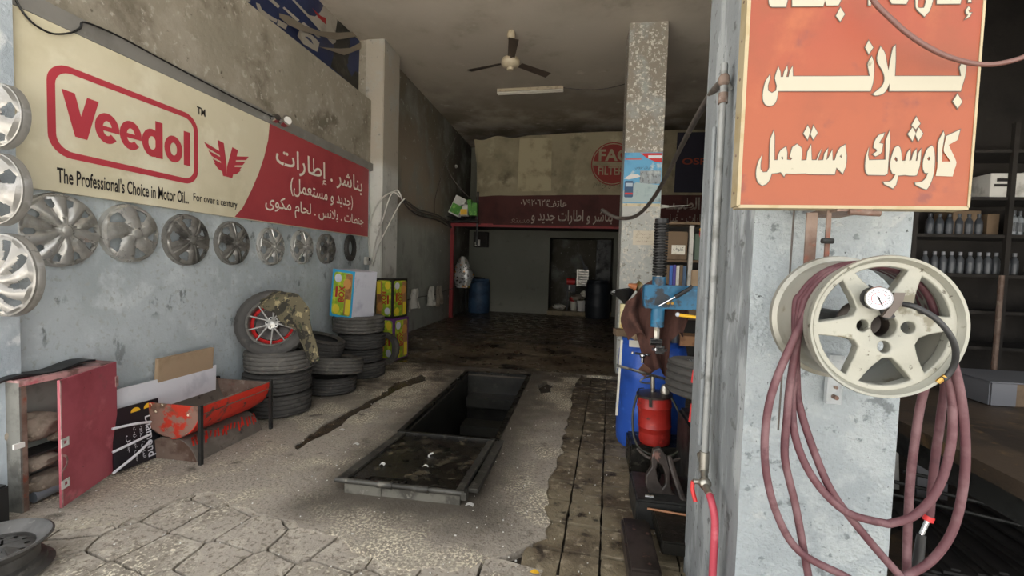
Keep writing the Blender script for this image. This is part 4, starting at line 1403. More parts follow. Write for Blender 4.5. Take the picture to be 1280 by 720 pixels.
m = MB().poly([[(PX0 + .03, yn + .03), (PX1 - .03, yn + .03), (PX1 - .03, yc), (PX0 + .03, yc)], [(PX0 + .16, yn + .055), (PX0 + .46, yn + .05), (PX0 + .43, yn + .12), (PX0 + .19, yn + .115)]], lambda u, v, k: (u, v, zc_(v) - .014 + k), depth=-.008)
oil_plate = M('oily_cover_plate', '#25221d', [('#12100d', 3, .45, .58), ('#5a5243', 9, .56, .64), ('#8d8675', 60, .66, .72)], rough=.22, metal=.3, bump=.4, bscale=9, rvar=.15)
put('cover_plate', m, oil_plate, pc)
for k in range(3):
    x = PX0 + .03 + .26 * (k + .5)
    put('cover_rib', slab(x - .01, x + .01, yn + .05, yc, -.045, -.025), black_steel, pc)
put('back_bar', slab(PX0, PX1, yc - .02, yc + .02, -.03, .006), black_steel, pc, bev=.004)
for xx in (PX0 + .28, PX0 + .52):
    put('hinge_sleeve', MB().cyl((xx, yn, zn - .012), (xx + .10, yn, zn - .012), .022, seg=12), rail_m, pc, 40)
put('corner_lug', MB().bb((PX1 + .0, yn - .02, zn - .05), (PX1 + .04, yn + .04, zn)), rail_m, pc, bev=.006)
put('pit_edge_angle', MB().bb((PX0 - .045, yc + .05, -.02), (PX0 + .004, PY1 + .05, .012)).bb((PX1 - .004, yc + .05, -.02), (PX1 + .045, PY1 + .05, .012)).bb((PX0 - .04, PY1 - .004, -.02), (PX1 + .04, PY1 + .045, .012)), black_steel, pc)
# litter on the cover
for (px, py, sx, sy, lb) in ((478, 582, .035, .025, 'small white crumb of paper on the left of the pit cover'), (536, 568, .012, .07, 'curled pale peel lying across the middle of the pit cover'), (532, 584, .04, .010, 'tiny pale stick near the middle of the pit cover')):
    p = at(px, py, 'Z', .06)
    m = MB().sheet(6, 3, lambda a, b: (p.x + (a - .5) * sx + (b - .5) ** 2 * .02 * 4 * (sy > .05), p.y + (b - .5) * sy, zc_(p.y) - .010 + .012 * math.sin(a * PI) + .004 * b), thick=.001)
    solo('litter_scrap', m, white_m, lb, 'litter', 'scraps on the pit cover')
for (px, py, lb) in ((427, 538, 'white paper scrap on the floor left of the pit'), (587, 632, 'white crumb just right of the pit cover corner'), (445, 556, 'little pale stone by the left edge of the pit')):
    p = at(px, py, 'Z', 0)
    solo('litter_scrap', MB().sheet(4, 3, lambda a, b: (p.x + (a - .5) * .05, p.y + (b - .5) * .03, .004 + .01 * math.sin(a * PI)), thick=.001), white_m, lb, 'litter', 'scraps around the pit')
p = at(668, 719, 'Z', 0)
solo('yellow_leaf', MB().sheet(5, 3, lambda a, b: (p.x + (a - .5) * .05, p.y + .012 + (b - .5) * .03 * math.sin(a * PI) + .0, .006 + .006 * math.sin(a * PI)), thick=.001), yellow_m, 'bright yellow leaf on the paving at the bottom edge', 'leaf')

# ================================================================ CEILING
hub = at(638, 80, 'Z', 4.44)
fan = thing('ceiling_fan', (hub.x, hub.y, CE), 'three-bladed dusty ceiling fan with cream hub hanging above the pit', 'fan')
put('canopy', MB().lathe([(.001, 0), (.05, 0), (.065, -.05), (.05, -.10), (.014, -.11)], 24), fan_cream, fan, 40, world=False)
put('rod', MB().cyl((0, 0, -.38), (0, 0, -.08), .013, seg=12), fan_brown, fan, 40, world=False)
put('motor', MB().lathe([(.001, -.36), (.06, -.365), (.12, -.39), (.135, -.42), (.135, -.46), (.11, -.50), (.05, -.52), (.045, -.55), (.001, -.555)], 30), fan_cream, fan, 40, world=False)
tips = [at(586, 90, 'Z', 4.44), at(687, 95, 'Z', 4.44), at(637, 49, 'Z', 4.44)]
a1_ = math.atan2(tips[0].y - hub.y, tips[0].x - hub.x)
for k in range(3):
    m = MB()
    m.sheet(8, 3, lambda a, b: (.17 + .53 * a, (b - .5) * (.10 + .035 * a), -.435 - .012 * (b - .5) * 2 - .01 * a), thick=.004)
    m.box((.15, 0, -.435), (.10, .035, .006))
    m.xf(Matrix.Rotation(a1_ + k * 2 * PI / 3, 4, 'Z'))
    put('blade', m, fan_brown, fan, 30, world=False)
ta, tb_ = at(622, 117, 'Z', 4.83), at(704, 113, 'Z', 4.83)
tl = thing('tube_light', ((ta + tb_) / 2)[:2] + (CE,), 'unlit twin tube light fitting on the ceiling behind the fan', 'light')
dx = (tb_ - ta).normalized()
dy = Vector((-dx.y, dx.x, 0))
m = MB()
put('housing', MB().box((ta + tb_) / 2 + Vector((0, 0, .045)), ((tb_ - ta).length, .10, .05), Matrix.Rotation(math.atan2(dx.y, dx.x), 3, 'Z')), fan_cream, tl)
for s in (-1, 1):
    put('tube', MB().cyl(ta + dy * .035 * s, tb_ + dy * .035 * s, .018, seg=12), tube_white, tl, 40)
pts = [tb_ + Vector((0, 0, .05)), at(730, 112, 'Z', 4.85), at(755, 111, 'Z', 4.86), at(785, 104, 'Z', 4.89)]
solo('ceiling_cable', MB().tube(pts, .007, 6), cable_gry, 'thin cable running from the tube light along the ceiling', 'cable')

# ================================================================ FAR LEFT WALL
jb = thing('junction_box', at(459, 326, 'X', -3.25)[:], 'small white junction box low on the wall beside the wall pillar', 'box')
c = jb.location.copy()
put('box_body', MB().box(c, (.06, .12, .12), bev=.008), cable_wht, jb)
put('socket', MB().cyl(c + Vector((.03, 0, .02)), c + Vector((.045, 0, .02)), .02, seg=12), black_pl, jb)
Yc = 6.55
cb_specs = (([(462, 322), (461, 290), (468, 262), (480, 246), (492, 240), (500, 246)], 'left looping grey cable rising from the junction box', cable_wht),
            ([(464, 330), (470, 300), (480, 270), (488, 245), (497, 238), (503, 250)], 'middle pale cable rising from the junction box', cable_wht),
            ([(466, 333), (472, 310), (484, 285), (498, 258), (506, 248)], 'lowest pale cable curving up from the junction box', cable_wht))
for px, lb, mt in cb_specs:
    solo('wall_cable', MB().tube([at(x, y, 'Y', Yc) for x, y in px], .011, 6), mt, lb, 'cable', 'pale cables by the wall pillar')
bun = [(500, 246, 6.6), (512, 254, 7.6), (524, 262, 8.4), (545, 268, 9.6), (556, 275, 10.4), (562, 283, 10.85)]
for k, (dz, lb) in enumerate(((0, 'upper dark cable strung along the far left wall'), (-.05, 'middle dark cable strung along the far left wall'), (-.12, 'lower drooping cable strung along the far left wall'))):
    pts = []
    for x, y, Y in bun:
        q = at(x, y, 'Y', Y)
        pts.append((max(q.x, XL + .04) + .01 * k, q.y, q.z + dz * (1 if 7 < Y < 10.6 else .3)))
    solo('wall_cable', MB().tube(pts, .012, 6), cable_gry, lb, 'cable', 'dark cables along the far left wall')
q1, q2 = at(516, 264, 'X', XL + .05), at(542, 273, 'X', XL + .05)
solo('metal_rod', MB().tube([q1, q2], .02, 8, 0), dull_chrome, 'short pale metal rod hanging with the cables on the far left wall', 'rod')
for px, lb in (([(523, 268), (538, 250), (550, 225), (558, 200), (570, 170)], 'thin wire rising steeply toward the mezzanine corner'), ([(558, 205), (564, 220), (575, 235), (590, 250)], 'thin wire sagging to the edge of the hanging banner')):
    solo('thin_wire', MB().tube([Vector((max(q_.x, XL + .03), q_.y, q_.z)) for q_ in (at(x, y, 'Y', 9.6) for x, y in px)], .008, 5), cable_gry, lb, 'cable')
solo('wall_conduit', MB().bb((-3.2, 7.215, 1.25), (-3.14, 7.245, 2.3)).bb((-3.27, 7.215, 1.25), (-3.24, 7.235, 2.2)), cable_gry, 'short grey conduit on the far side of the wall pillar', 'pipe')
# wire with rags
wr = [at(500, 378, 'X', -3.2), at(520, 372, 'X', -3.22), at(545, 368, 'X', -3.22), at(561, 362, 'X', -3.24), at(603, 350, 'Y', 12.5)]
solo('washing_line', MB().tube(wr, .008, 5), cable_gry, 'wire strung low along the far left wall with rags on it', 'wire')


def rag_hang(px, py, X, w_, h_, lb, k, mat=rag_m):
    c = at(px, py, 'X', X)

    def fn(a, b):
        wv_ = .5 + .5 * b * (.7 + .3 * math.sin(k))
        return Vector((c.x + .03 * math.sin(a * 11 + k) * (.4 + b) + .03, c.y + (a - .5) * w_ * wv_ + .03 * math.sin(b * 7 + k), c.z - h_ * b - .05 * h_ * math.sin(a * 5 + k * 2) * b))
    solo('hanging_rag', MB().sheet(14, 14, fn, thick=.006), mat, lb, 'cloth', 'rags drying on the low wire', smooth=60)


rag_hang(516, 361, -3.22, .75, .40, 'widest pale rag on the low wire, next to the printed cartons', 1)
rag_hang(537, 358, -3.22, .55, .42, 'narrow pale rag in the middle of the low wire', 2)
rag_hang(547, 357, -3.22, .55, .45, 'greyer rag at the far end of the low wire', 3, rag_dk)
# foil bag on the post
c = at(574, 341, 'Y', 11.15)
c.x = max(c.x, -3.02)


def bagf(a, b):
    an = 2 * PI * a
    r = .05 + .20 * math.sin(min(1, b * 1.15) * PI * .72)
    r *= 1 + .25 * noise.noise((math.cos(an) * 2, math.sin(an) * 2, b * 4))
    return (c.x + r * math.cos(an), c.y + .4 * r * math.sin(an), c.z + .42 - .80 * b)


solo('foil_bag', MB().sheet(24, 14, bagf), foil, 'crumpled silver bag hanging on the red mezzanine post', 'bag', smooth=50)
# oil packs on the ledge
packs = (((560, 246), (575, 270), 'white and green oil pack tilted at the left of the ledge', R(25)), ((576, 256), (586, 270), 'small pale carton between green packs on the ledge', 0), ((586, 250), (591, 270), 'narrow green pack behind the others on the ledge', R(-8)), ((591, 254), (597, 270), 'green pack at the right end of the ledge by the banner', 0))
for k, (a, b, lb, ro2) in enumerate(packs):
    pa, pb2 = at(*a, 'Y', 10.75), at(*b, 'Y', 10.75)
    cc = (pa + pb2) / 2
    w_, h_ = abs(pb2.x - pa.x), abs(pa.z - pb2.z)
    t = thing('oil_pack', (max(cc.x, XL + .24) if k == 0 else cc.x, 10.75, pb2.z), lb, 'box', 'packs on the mezzanine ledge')
    Rm = Matrix.Rotation(ro2, 3, 'Y')
    z0 = h_ / 2
    put('pack_body', MB().box((0, 0, z0), (w_ * .9, .2, h_), Rm, bev=.008), white_m if k < 2 else lime, t, world=False)
    put('pack_print', MB().box(Rm @ Vector((0, 0, -h_ * .18)) + Vector((0, -.101, z0)), (w_ * .8, .004, h_ * .5), Rm), lime if k != 1 else yellow_m, t, world=False)
lg = thing('ledge', (-3.0, 10.75, 2.45), 'dark metal ledge carrying green oil packs above the red post', 'shelf')
put('ledge_plate', MB().bb((-3.28, 10.6, 2.535), (-2.55, 10.95, 2.555)), dark_steel, lg)
put('ledge_rail', MB().tube([(-3.28, 10.6, 2.66), (-2.55, 10.6, 2.58)], .012, 6, 0), dark_steel, lg)
put('ledge_bracket', MB().bb((-2.62, 10.84, 2.0), (-2.58, 10.90, 3.3)), dark_steel, lg)
c = at(570, 208, 'Y', 11.2)
solo('small_lamp_bulb', MB().sphere(c, .045), white_m, 'tiny white bulb in the dark corner above the ledge', 'bulb', smooth=60)

# ================================================================ BANNER ON THE MEZZANINE
YB = 10.86


def banner_pt(a, b):
    x = -2.72 + 8.0 * a
    zt = 4.58 + .10 * min(1, a * 3) + .07 * a
    z = 2.50 + (zt - 2.50) * b
    left = max(0, 1 - a * 5)
    if a == 0:
        x += .35 * (1 - b) * .6
    y = YB + .05 * math.sin(a * 40 + b * 3) * left * 1.4 - .06 * left * b * math.sin(a * 70 + b * 9) + .008 * math.sin(a * 60)
    return (x, y, z - .04 * left * math.sin(a * 60) * (b > .9))


hb = thing('hanging_banner', (-2.7, YB, 2.5), 'huge faded beige and maroon banner hung across the mezzanine at the back', 'banner')
put('upper_cloth', MB().sheet(120, 12, lambda a, b: banner_pt(a, .335 + .665 * b)), banner_top, hb, 60)
put('lower_cloth', MB().sheet(120, 6, lambda a, b: banner_pt(a, .335 * b)), banner_maroon, hb, 60)


def onH(u, v, k=0):
    return (u, YB - .012 - k * 2, v)


lo = at(765, 200, 'Y', YB)
put('pale_patch', MB().poly([[at(x, y, 'Y', YB).xz[:] for x, y in ((650, 174), (690, 173), (689, 239), (647, 240))]], lambda u, v, k: (u, YB - .05, v)), M('banner_patch', '#a4997c', [('#857a60', 3, .5, .7)], rough=.9), hb)
LC = (.62, 3.96)
r1, r2 = .50, .46
m = MB().poly(ring(LC[0], LC[1], .50, .475, 40), lambda u, v, k: onH(u, v))
arc_t = [(LC[0] + .455 * math.cos(R(a)), LC[1] + .455 * math.sin(R(a))) for a in range(4, 177, 6)]
m.poly([arc_t], lambda u, v, k: onH(u, v))
arc_b = [(LC[0] + .455 * math.cos(R(a)), LC[1] + .455 * math.sin(R(a))) for a in range(184, 357, 6)]
m.poly([arc_b], lambda u, v, k: onH(u, v, .0))
put('round_logo', m, banner_logo, hb)
put('logo_lettering', text_mb('FAC', lambda u, v, k: onH(u, v, .004 + k), LC[0] - .33, LC[0] + .36, LC[1] + .06, LC[1] + .34, offset=.03), banner_top, hb)
put('logo_lettering', text_mb('FILTERS', lambda u, v, k: onH(u, v, .004 + k), LC[0] - .33, LC[0] + .34, LC[1] - .26, LC[1] - .06, offset=.02), banner_top, hb)


def banner_text(s, x0, y0, x1, y1, mat, off=.01):
    a = at(x0, y1, 'Y', YB)
    b = at(x1, y0, 'Y', YB)
    put('banner_lettering', text_mb(s, lambda u, v, k: onH(u, v, .004 + k), a.x, b.x, a.z, b.z, offset=off), mat, hb)


banner_text('هاتف', 684, 250, 709, 259, banner_ink)
banner_text('٠٧٩٢٠٦٢٣', 651, 249, 687, 258, banner_ink)
banner_text('مستعمل', 626, 270, 662, 281, M('dim_ink', '#77655c', rough=.9), .0)
banner_text('بناشر و اطارات جديد و', 664, 263, 766, 280, banner_ink)
banner_text('غيار زيت جميع انواع الفلاتر', 741, 228, 786, 236, M('brown_ink', '#4e4434', rough=.9), .0)
banner_text('و الطبــ', 832, 247, 886, 266, banner_ink, .02)
banner_text('سيارات - غيار', 832, 268, 888, 280, banner_ink, .0)
bx0, bx1 = at(845, 165, 'Y', YB), at(905, 238, 'Y', YB)
put('navy_patch', MB().poly([[(2.02, 3.30), (3.35, 3.30), (3.35, 4.66), (2.04, 4.66)]], lambda u, v, k: (u, YB - .02, v)), banner_dkblue, hb)
put('brand_lettering', text_mb('OSRAM', lambda u, v, k: (u, YB - .025 - k * 2, v), 2.17, 3.15, 3.93, 4.08, offset=.02), banner_orange, hb)
cp_ = at(831, 258, 'Y', 7.1)
solo('rod', MB().cyl(at(826, 258, 'Y', 6.9), at(836, 258, 'Y', 6.9), .03, .015, seg=12).tube([at(836, 258, 'Y', 6.9), at(860, 257, 'Y', 6.9)], .008, 5, 0), white_m, 'white tip of a thin rod beside the centre pillar, in front of the banner', 'rod', smooth=40)

# ================================================================ BACK CORNER
def drum(loc, r, h, mat, label, lid=True, group=None, name='plastic_drum'):
    t = thing(name, loc, label, 'drum', group)
    prof = [(.001, 0), (r * .94, 0), (r * .98, .03), (r, h * .12), (r * 1.0, h * .30), (r * 1.03, h * .33), (r * 1.0, h * .36), (r, h * .64), (r * 1.03, h * .67), (r, h * .70), (r * .99, h * .86), (r * .95, h * .93), (r * .90, h * .945)]
    put('drum_body', MB().lathe(prof, 40), mat, t, 40, world=False)
    put('drum_lid', MB().lathe([(r * .88, h * .93), (r * .92, h * .95), (r * .92, h), (r * .86, h * .985), (.001, h * .97)], 40), mat, t, 40, world=False)
    return t


p = at(601, 389, 'Z', ZB)
drum((-2.86, 12.40, ZB), .30, .95, drum_dkblue, 'dusty blue plastic drum in the far left corner')
drum((.45, 12.36, ZB), .33, 1.02, drum_black, 'tall black drum before the doorway in the back wall')
solo('bent_pipe', MB().tube([(-3.1, 12.04, .17), (-3.16, 12.04, .5), (-3.12, 12.04, 1.14), (-2.9, 12.04, 1.16), (-2.62, 12.04, 1.14)], .018, 6), cable_blk, 'dark bent pipe around the blue drum in the far left corner', 'pipe')
nb = thing('wall_niche', (-2.9, 12.78, 2.05), 'small dark box niche high on the back wall near the left corner', 'niche')
put('niche_body', MB().bb((-3.10, 12.55, 2.02), (-2.70, 12.8, 2.45)), near_black, nb)
put('niche_item', MB().cyl((-2.93, 12.5, 2.05), (-2.93, 12.5, 2.22), .035, seg=10), white_m, nb)
put('niche_item', MB().cyl((-3.02, 12.5, 2.05), (-3.02, 12.5, 2.16), .03, seg=10), dull_chrome, nb)
# doorway clutter
z0 = ZB + .12


def bucket(x, y, r, h, mat, lb, z=z0):
    t = thing('bucket', (x, y, z), lb, 'bucket')
    put('bucket_body', MB().lathe([(.001, 0), (r * .82, 0), (r, h), (r * .95, h), (r * .8, .02), (.001, .02)], 22), mat, t, 40, world=False)
    put('bucket_rim', MB().lathe([(r, h * .9), (r * 1.05, h * .93), (r * 1.05, h), (r, h)], 22), mat, t, 40, world=False)


bucket(.02, 12.85, .13, .30, white_m, 'white bucket on the pale step in the back doorway')
bucket(-.20, 12.95, .10, .26, paper, 'narrow pale bucket left of the white one in the back doorway')
solo('blue_canister', MB().bb((.20, 12.9, ZB + .121), (.44, 13.2, ZB + .65), bev=.03), M('canister_blue', '#1d2f66', rough=.5), 'dark blue canister beside the black drum in the doorway', 'canister')
rk = thing('wire_basket', (-.02, 13.1, .98), 'pale slatted plastic basket hanging in the back doorway', 'basket')
for k in range(6):
    put('slat', MB().bb((-.12, 13.05, 1.0 + k * .075), (.17, 13.07, 1.03 + k * .075)), white_m, rk)
put('basket_frame', MB().bb((-.14, 13.05, .98), (-.11, 13.3, 1.46)).bb((.16, 13.05, .98), (.19, 13.3, 1.46)).bb((-.14, 13.28, .98), (.19, 13.3, 1.46)), dull_chrome, rk)
rd = thing('red_machine', (-.30, 13.0, .95), 'small red and black motor with a white label in the back doorway', 'machine')
put('motor_body', MB().cyl((-.42, 13.0, 1.10), (-.18, 13.0, 1.10), .10, seg=18), red_m, rd, 40)
put('motor_base', MB().bb((-.42, 12.9, .82), (-.16, 13.1, 1.02)), black_pl, rd)
put('white_label', MB().bb((-.36, 12.885, .88), (-.31, 12.9, 1.0)), white_m, rd)
put('stand', MB().bb((-.40, 12.95, z0), (-.37, 13.05, .82)).bb((-.21, 12.95, z0), (-.18, 13.05, .82)), black_pl, rd)
random.seed(9)
for k, (x, y, z, c_, lb) in enumerate(((-.10, 12.98, z0 + .36, rag_dk, 'pile of brown rags over the buckets in the back doorway'), (-.25, 12.95, z0 + .32, red_m, 'bit of red cloth in the doorway rag pile'), (.08, 13.0, z0 + .48, paper, 'pale crumpled wrapper on top of the doorway pile'), (-.62, 13.05, z0 + .08, paper, 'flattened pale bag on the step at the left of the doorway'))):
    m = MB()
    bmesh.ops.create_icosphere(m.bm, subdivisions=3, radius=1)
    sc_ = ((.20, .12, .10), (.08, .08, .07), (.09, .08, .09), (.16, .12, .08))[k]
    for v in m.bm.verts:
        n = noise.noise(v.co * 2.5 + Vector((k * 5, 2, 0))) * .5
        v.co = Vector((v.co.x * sc_[0] * (1 + n) + x, v.co.y * sc_[1] * (1 + n) + y, v.co.z * sc_[2] * (1 + n) + z))
    solo('rag', m, c_, lb, 'rag', smooth=50)
solo('hand_saw', MB().box((.02, 13.2, 1.66), (.05, .02, .42), (0, R(-25), 0)).box((.10, 13.2, 1.50), (.14, .04, .14), bev=.03), black_pl, 'black pointed tool hanging above the basket in the doorway', 'tool')
solo('door_leaf', MB().bb((.40, 13.35, ZB), (.82, 13.42, 2.34)).bb((.44, 13.34, .4), (.78, 13.352, 2.2)), dark_steel, 'dark grey steel door leaf standing behind the black drum', 'door')

# ================================================================ CENTRE PILLAR
pt = thing('poster', (.78, 6.515, 2.43), 'blue weathered car-service poster stuck on the centre pillar', 'poster')
PYY = 6.512


def onQ(u, v, k=0):
    return (u, PYY - k, v)


def qpoly(name, pts, mat, k, par=pt):
    put(name, MB().poly([pts], lambda u, v, kk: onQ(u, v, k)), mat, par)


def prect(x0, x1, z0_, z1_):
    return [(x0, z0_), (x1, z0_), (x1, z1_), (x0, z1_)]


put('poster_sheet', MB().bb((.53, PYY - .001, 2.43), (1.04, 6.519, 3.13)), poster_sky, pt)
qpoly('grey_building', prect(.75, 1.03, 2.70, 2.88), poster_grey, .002)
qpoly('pale_ground', [(.53, 2.44), (1.04, 2.44), (1.04, 2.68), (.70, 2.72), (.53, 2.60)], M('poster_pale', '#9fb0b0', [('#7f8f92', 6, .5, .7)], rough=.6), .003)
qpoly('red_swoosh', [(.74, 3.12), (1.035, 3.12), (1.035, 2.99), (.95, 3.0), (.84, 3.05)], red_m, .004)
qpoly('red_strip', prect(.54, .76, 3.03, 3.055), M('poster_pink', '#b5686a', rough=.6), .004)
qpoly('white_strip', prect(.85, 1.03, 3.05, 3.09), board_white, .005)
qpoly('blue_truck', rrect(.545, .665, 2.51, 2.74, .02), M('poster_truck', '#35506e', rough=.6), .005)
qpoly('truck_window', prect(.56, .655, 2.66, 2.71), M('poster_red2', '#a8b8c4', rough=.6), .006)
qpoly('truck_bumper', prect(.555, .66, 2.55, 2.575), red_m, .006)
qpoly('aircraft', [(.53, 2.77), (.62, 2.83), (.72, 2.83), (.76, 2.80), (.70, 2.78), (.60, 2.76)], white_m, .006)
put('poster_lettering', text_mb('صيانة بروس', lambda u, v, k: onQ(u, v, .005 + k), .68, .90, 2.90, 2.95), ink_black, pt)
qpoly('bottom_strip', prect(.53, 1.04, 2.385, 2.425), M('tape', '#c9bd9c', [('#8f8468', 12, .5, .7)], rough=.6), .003)
nt = thing('paper_note', (.85, 6.515, 1.83), 'handwritten paper note stuck low on the centre pillar', 'note')
put('note_sheet', MB().bb((.69, 6.513, 1.85), (.99, 6.519, 2.05)), M('note_paper', '#cfc6b2', [('#b0a38a', 9, .5, .7)], rough=.8), nt)
for k, s in enumerate(('اجرة فتح الغيار', 'ملاحظة لا يوجد', 'نستقبل الزبائن')):
    put('note_lettering', text_mb(s, lambda u, v, kk: (u, 6.511 - kk, v), .73, .95, 1.985 - k * .05, 2.015 - k * .05), M('note_ink', '#7a5c50', rough=.7), nt)

# ================================================================ CLUTTER BEHIND THE COLUMN
bd = drum((.63, 4.00, 0), .285, .92, drum_blue, 'bright blue plastic drum behind the red grease bucket')
sp_ = thing('shelf_unit', (1.35, 6.45, 0), 'grubby shelf unit with a white upright seen between the two pillars', 'shelf')
put('shelf_back', MB().bb((1.05, 6.6, 0), (1.95, 6.64, 2.15)), near_black, sp_)
for z in (.85, 1.25, 1.62, 2.12):
    put('shelf_board', MB().bb((1.05, 6.25, z), (1.95, 6.6, z + .03)), cardboard_dk, sp_)
put('upright', MB().bb((1.38, 6.19, 1.2), (1.43, 6.25, 2.10)), cable_wht, sp_)
put('upright', MB().bb((1.9, 6.2, 0), (1.95, 6.25, 2.15)), dark_steel, sp_)
solo('brown_carton', MB().bb((1.08, 6.2, 1.652), (1.36, 6.5, 2.02), bev=.01), cardboard_dk, 'brown carton with a paper label on the upper shelf between the pillars', 'box')
lbp = thing('price_label', (1.22, 6.19, 1.75), 'small torn paper label on the brown carton between the pillars', 'label')
put('label_paper', MB().bb((1.16, 6.192, 1.72), (1.33, 6.197, 1.84)), paper, lbp)
put('label_lettering', text_mb('كفوف', lambda u, v, k: (u, 6.190 - k, v), 1.18, 1.31, 1.75, 1.82), ink_black, lbp)
for k in range(6):
    col = (cardboard_dk, blue_m, M('book_purple', '#4a3f8c', rough=.6), paper, cardboard_dk, drum_dkblue)[k]
    solo('binder', MB().bb((1.11 + k * .043, 6.22, 1.282), (1.148 + k * .043, 6.45, 1.58 - .01 * (k % 2))), col, ('brown binder at the left end of the middle shelf', 'blue binder second from left on the middle shelf', 'purple binder third from left on the middle shelf', 'pale binder fourth from left on the middle shelf', 'brown binder fifth from left on the middle shelf', 'grey-blue binder by the white upright on the middle shelf')[k], 'binder', 'binders on the middle shelf')
solo('green_carton', MB().bb((1.45, 6.2, 1.652), (1.75, 6.5, 2.0), bev=.01), M('dim_green', '#4a5a4c', rough=.6), 'dull green carton right of the white upright', 'box')
solo('tan_carton', MB().bb((1.42, 6.15, 1.282), (1.75, 6.5, 1.52), bev=.01), cardboard, 'tan carton right of the white upright, one shelf lower', 'box')
solo('dim_carton', MB().bb((1.08, 6.1, .882), (1.8, 6.5, 1.12), bev=.01), cardboard_dk, 'long dim carton on the lower shelf behind the blue arm', 'box')
solo('toy_bunch', MB().sphere(at(879, 292, 'Y', 6.17), .05, (1, 1, 1.5)).sphere(at(882, 297, 'Y', 6.17), .05).tube([at(879, 292, 'Y', 6.17), at(879, 278, 'Y', 6.24)], .004, 5, 0), red_m, 'small red wrapped bunch hanging beside the grey column edge', 'ornament', smooth=60)
solo('yellow_ornament', MB().sphere(at(878, 287, 'Y', 6.12), .04, (1, 1, .7)), yellow_m, 'small yellow bit above the red bunch beside the grey column', 'ornament', smooth=60)

# tyre changer
tcg = thing('tyre_changer', (.95, 3.1, 0), 'blue and black tyre changing machine half hidden behind the near column', 'machine')
put('cabinet', MB().bb((.72, 2.72, .0), (1.35, 3.35, .52), bev=.02), dark_steel, tcg)
put('turntable', MB().cyl((1.0, 3.02, .52), (1.0, 3.02, .60), .23, seg=28), greasy, tcg, 40)
for k in range(4):
    a = PI / 4 + k * PI / 2
    put('clamp_jaw', MB().box((1.0 + .2 * math.cos(a), 3.02 + .2 * math.sin(a), .615), (.08, .05, .05), (0, 0, a)), greasy, tcg)
put('rear_column', MB().bb((1.18, 3.35, .2), (1.34, 3.5, 1.42)), blue_paint, tcg, bev=.008)
YA = 3.38
put('swing_arm', MB().bb((.450, YA - .05, 1.225), (1.30, YA + .06, 1.395), bev=.008), blue_paint, tcg)
HX = .555
put('collar', MB().cyl((HX, YA - .005, 1.39), (HX, YA - .005, 1.455), .048, seg=20), blue_paint, tcg, 40)
put('collar', MB().cyl((HX, YA - .005, 1.09), (HX, YA - .005, 1.226), .048, seg=20), blue_paint, tcg, 40)
put('hex_shaft', MB().cyl((HX, YA - .005, .96), (HX, YA - .005, 1.84), .021, seg=6), dull_chrome, tcg)
sprp = []
for k in range(19 * 12 + 1):
    a = 2 * PI * k / 12
    sprp.append((HX + .045 * math.cos(a), YA - .005 + .045 * math.sin(a), 1.46 + k / (19 * 12) * .385))
put('spring', MB().tube(sprp, .0075, 6, 0), cable_blk, tcg, 60)
put('spring_sleeve', MB().cyl((HX, YA - .005, 1.46), (HX, YA - .005, 1.85), .030, seg=14), black_pl, tcg, 40)
put('shaft_cap', MB().cyl((HX, YA - .005, 1.845), (HX, YA - .005, 1.87), .048, seg=16), black_pl, tcg, 40)
put('mount_head', MB().cyl((HX - .05, YA - .05, .985), (HX + .03, YA - .05, .985), .025, seg=14).box((HX + .02, YA - .03, .93), (.10, .09, .06), bev=.02), chrome, tcg, 40)
lv = MB().tube([(HX - .01, YA - .09, 1.245), (HX + .10, YA - .09, 1.315)], .008, 8, 0)
put('lock_lever', lv, chrome, tcg)
put('lever_grip', MB().tube([(HX + .10, YA - .09, 1.315), (HX + .19, YA - .09, 1.375), (HX + .21, YA - .09, 1.40)], lambda f: .016 - .005 * f, 8, 0), black_pl, tcg, 40)
for x in (HX + .10, HX + .13):
    put('bolt', MB().cyl((x - .04, YA - .06, 1.27), (x - .04, YA - .05, 1.27), .011, seg=8), brass, tcg)
put('yellow_handle', MB().cyl((HX + .13, YA - .08, 1.19), (HX + .29, YA - .08, 1.175), .012, seg=10), yellow_m, tcg, 40)
put('yellow_handle_tip', MB().sphere((HX + .125, YA - .08, 1.192), .016), board_white, tcg, 40)
# bead breaker: curved jaw with arm, low at the front left
def bp(pts):
    return [at(740 + x / 4, 540 + y / 4, 'Y', 2.74).xz[:] for x, y in pts]


put('breaker_blade', MB().poly([bp([(300, 175), (270, 215), (266, 260), (285, 310), (320, 345), (325, 390), (425, 465), (470, 450), (465, 330), (400, 300), (388, 240), (390, 190), (374, 130), (345, 85), (308, 95), (298, 140)]), bp([(322, 190), (332, 160), (352, 172), (366, 215), (366, 255), (350, 275), (332, 245)])], lambda u, v, k: (u, 2.74 + k - (.3 - v) * .15, v), depth=.04), greasy, tcg, bev=.008)
put('breaker_jaw', MB().sheet(8, 10, lambda a, b: (at(812, 570, 'Y', 2.8).x + .02 * a + .05 * math.sin(b * PI), 2.80 + .05 * a, .34 - .24 * b), thick=.012), black_steel, tcg, 50)
put('breaker_arm', MB().tube([(.56, 2.78, .38), (.62, 2.7, .2), (.70, 2.62, .03)], .018, 8).tube([(.655, 2.45, .70), (.62, 2.44, .35), (.60, 2.43, .0)], .012, 8), greasy, tcg, 40)
bq = at(806, 620, 'Y', 2.66)
put('breaker_bolt', MB().cyl(bq, bq + Vector((.05, 0, 0)), .010, seg=8), chrome, tcg)
put('side_pad', MB().bb((.62, 2.42, .10), (.72, 2.50, .75), bev=.01), black_pl, tcg)
put('red_lever', MB().cyl((.60, 2.47, .70), (.605, 2.46, .80), .011, seg=8).cyl((.615, 2.52, .90), (.62, 2.515, .97), .011, seg=8), red_m, tcg, 40)
put('pedal_plate', MB().bb((.45, 2.30, .06), (.95, 2.72, .13), bev=.008), black_steel, tcg)
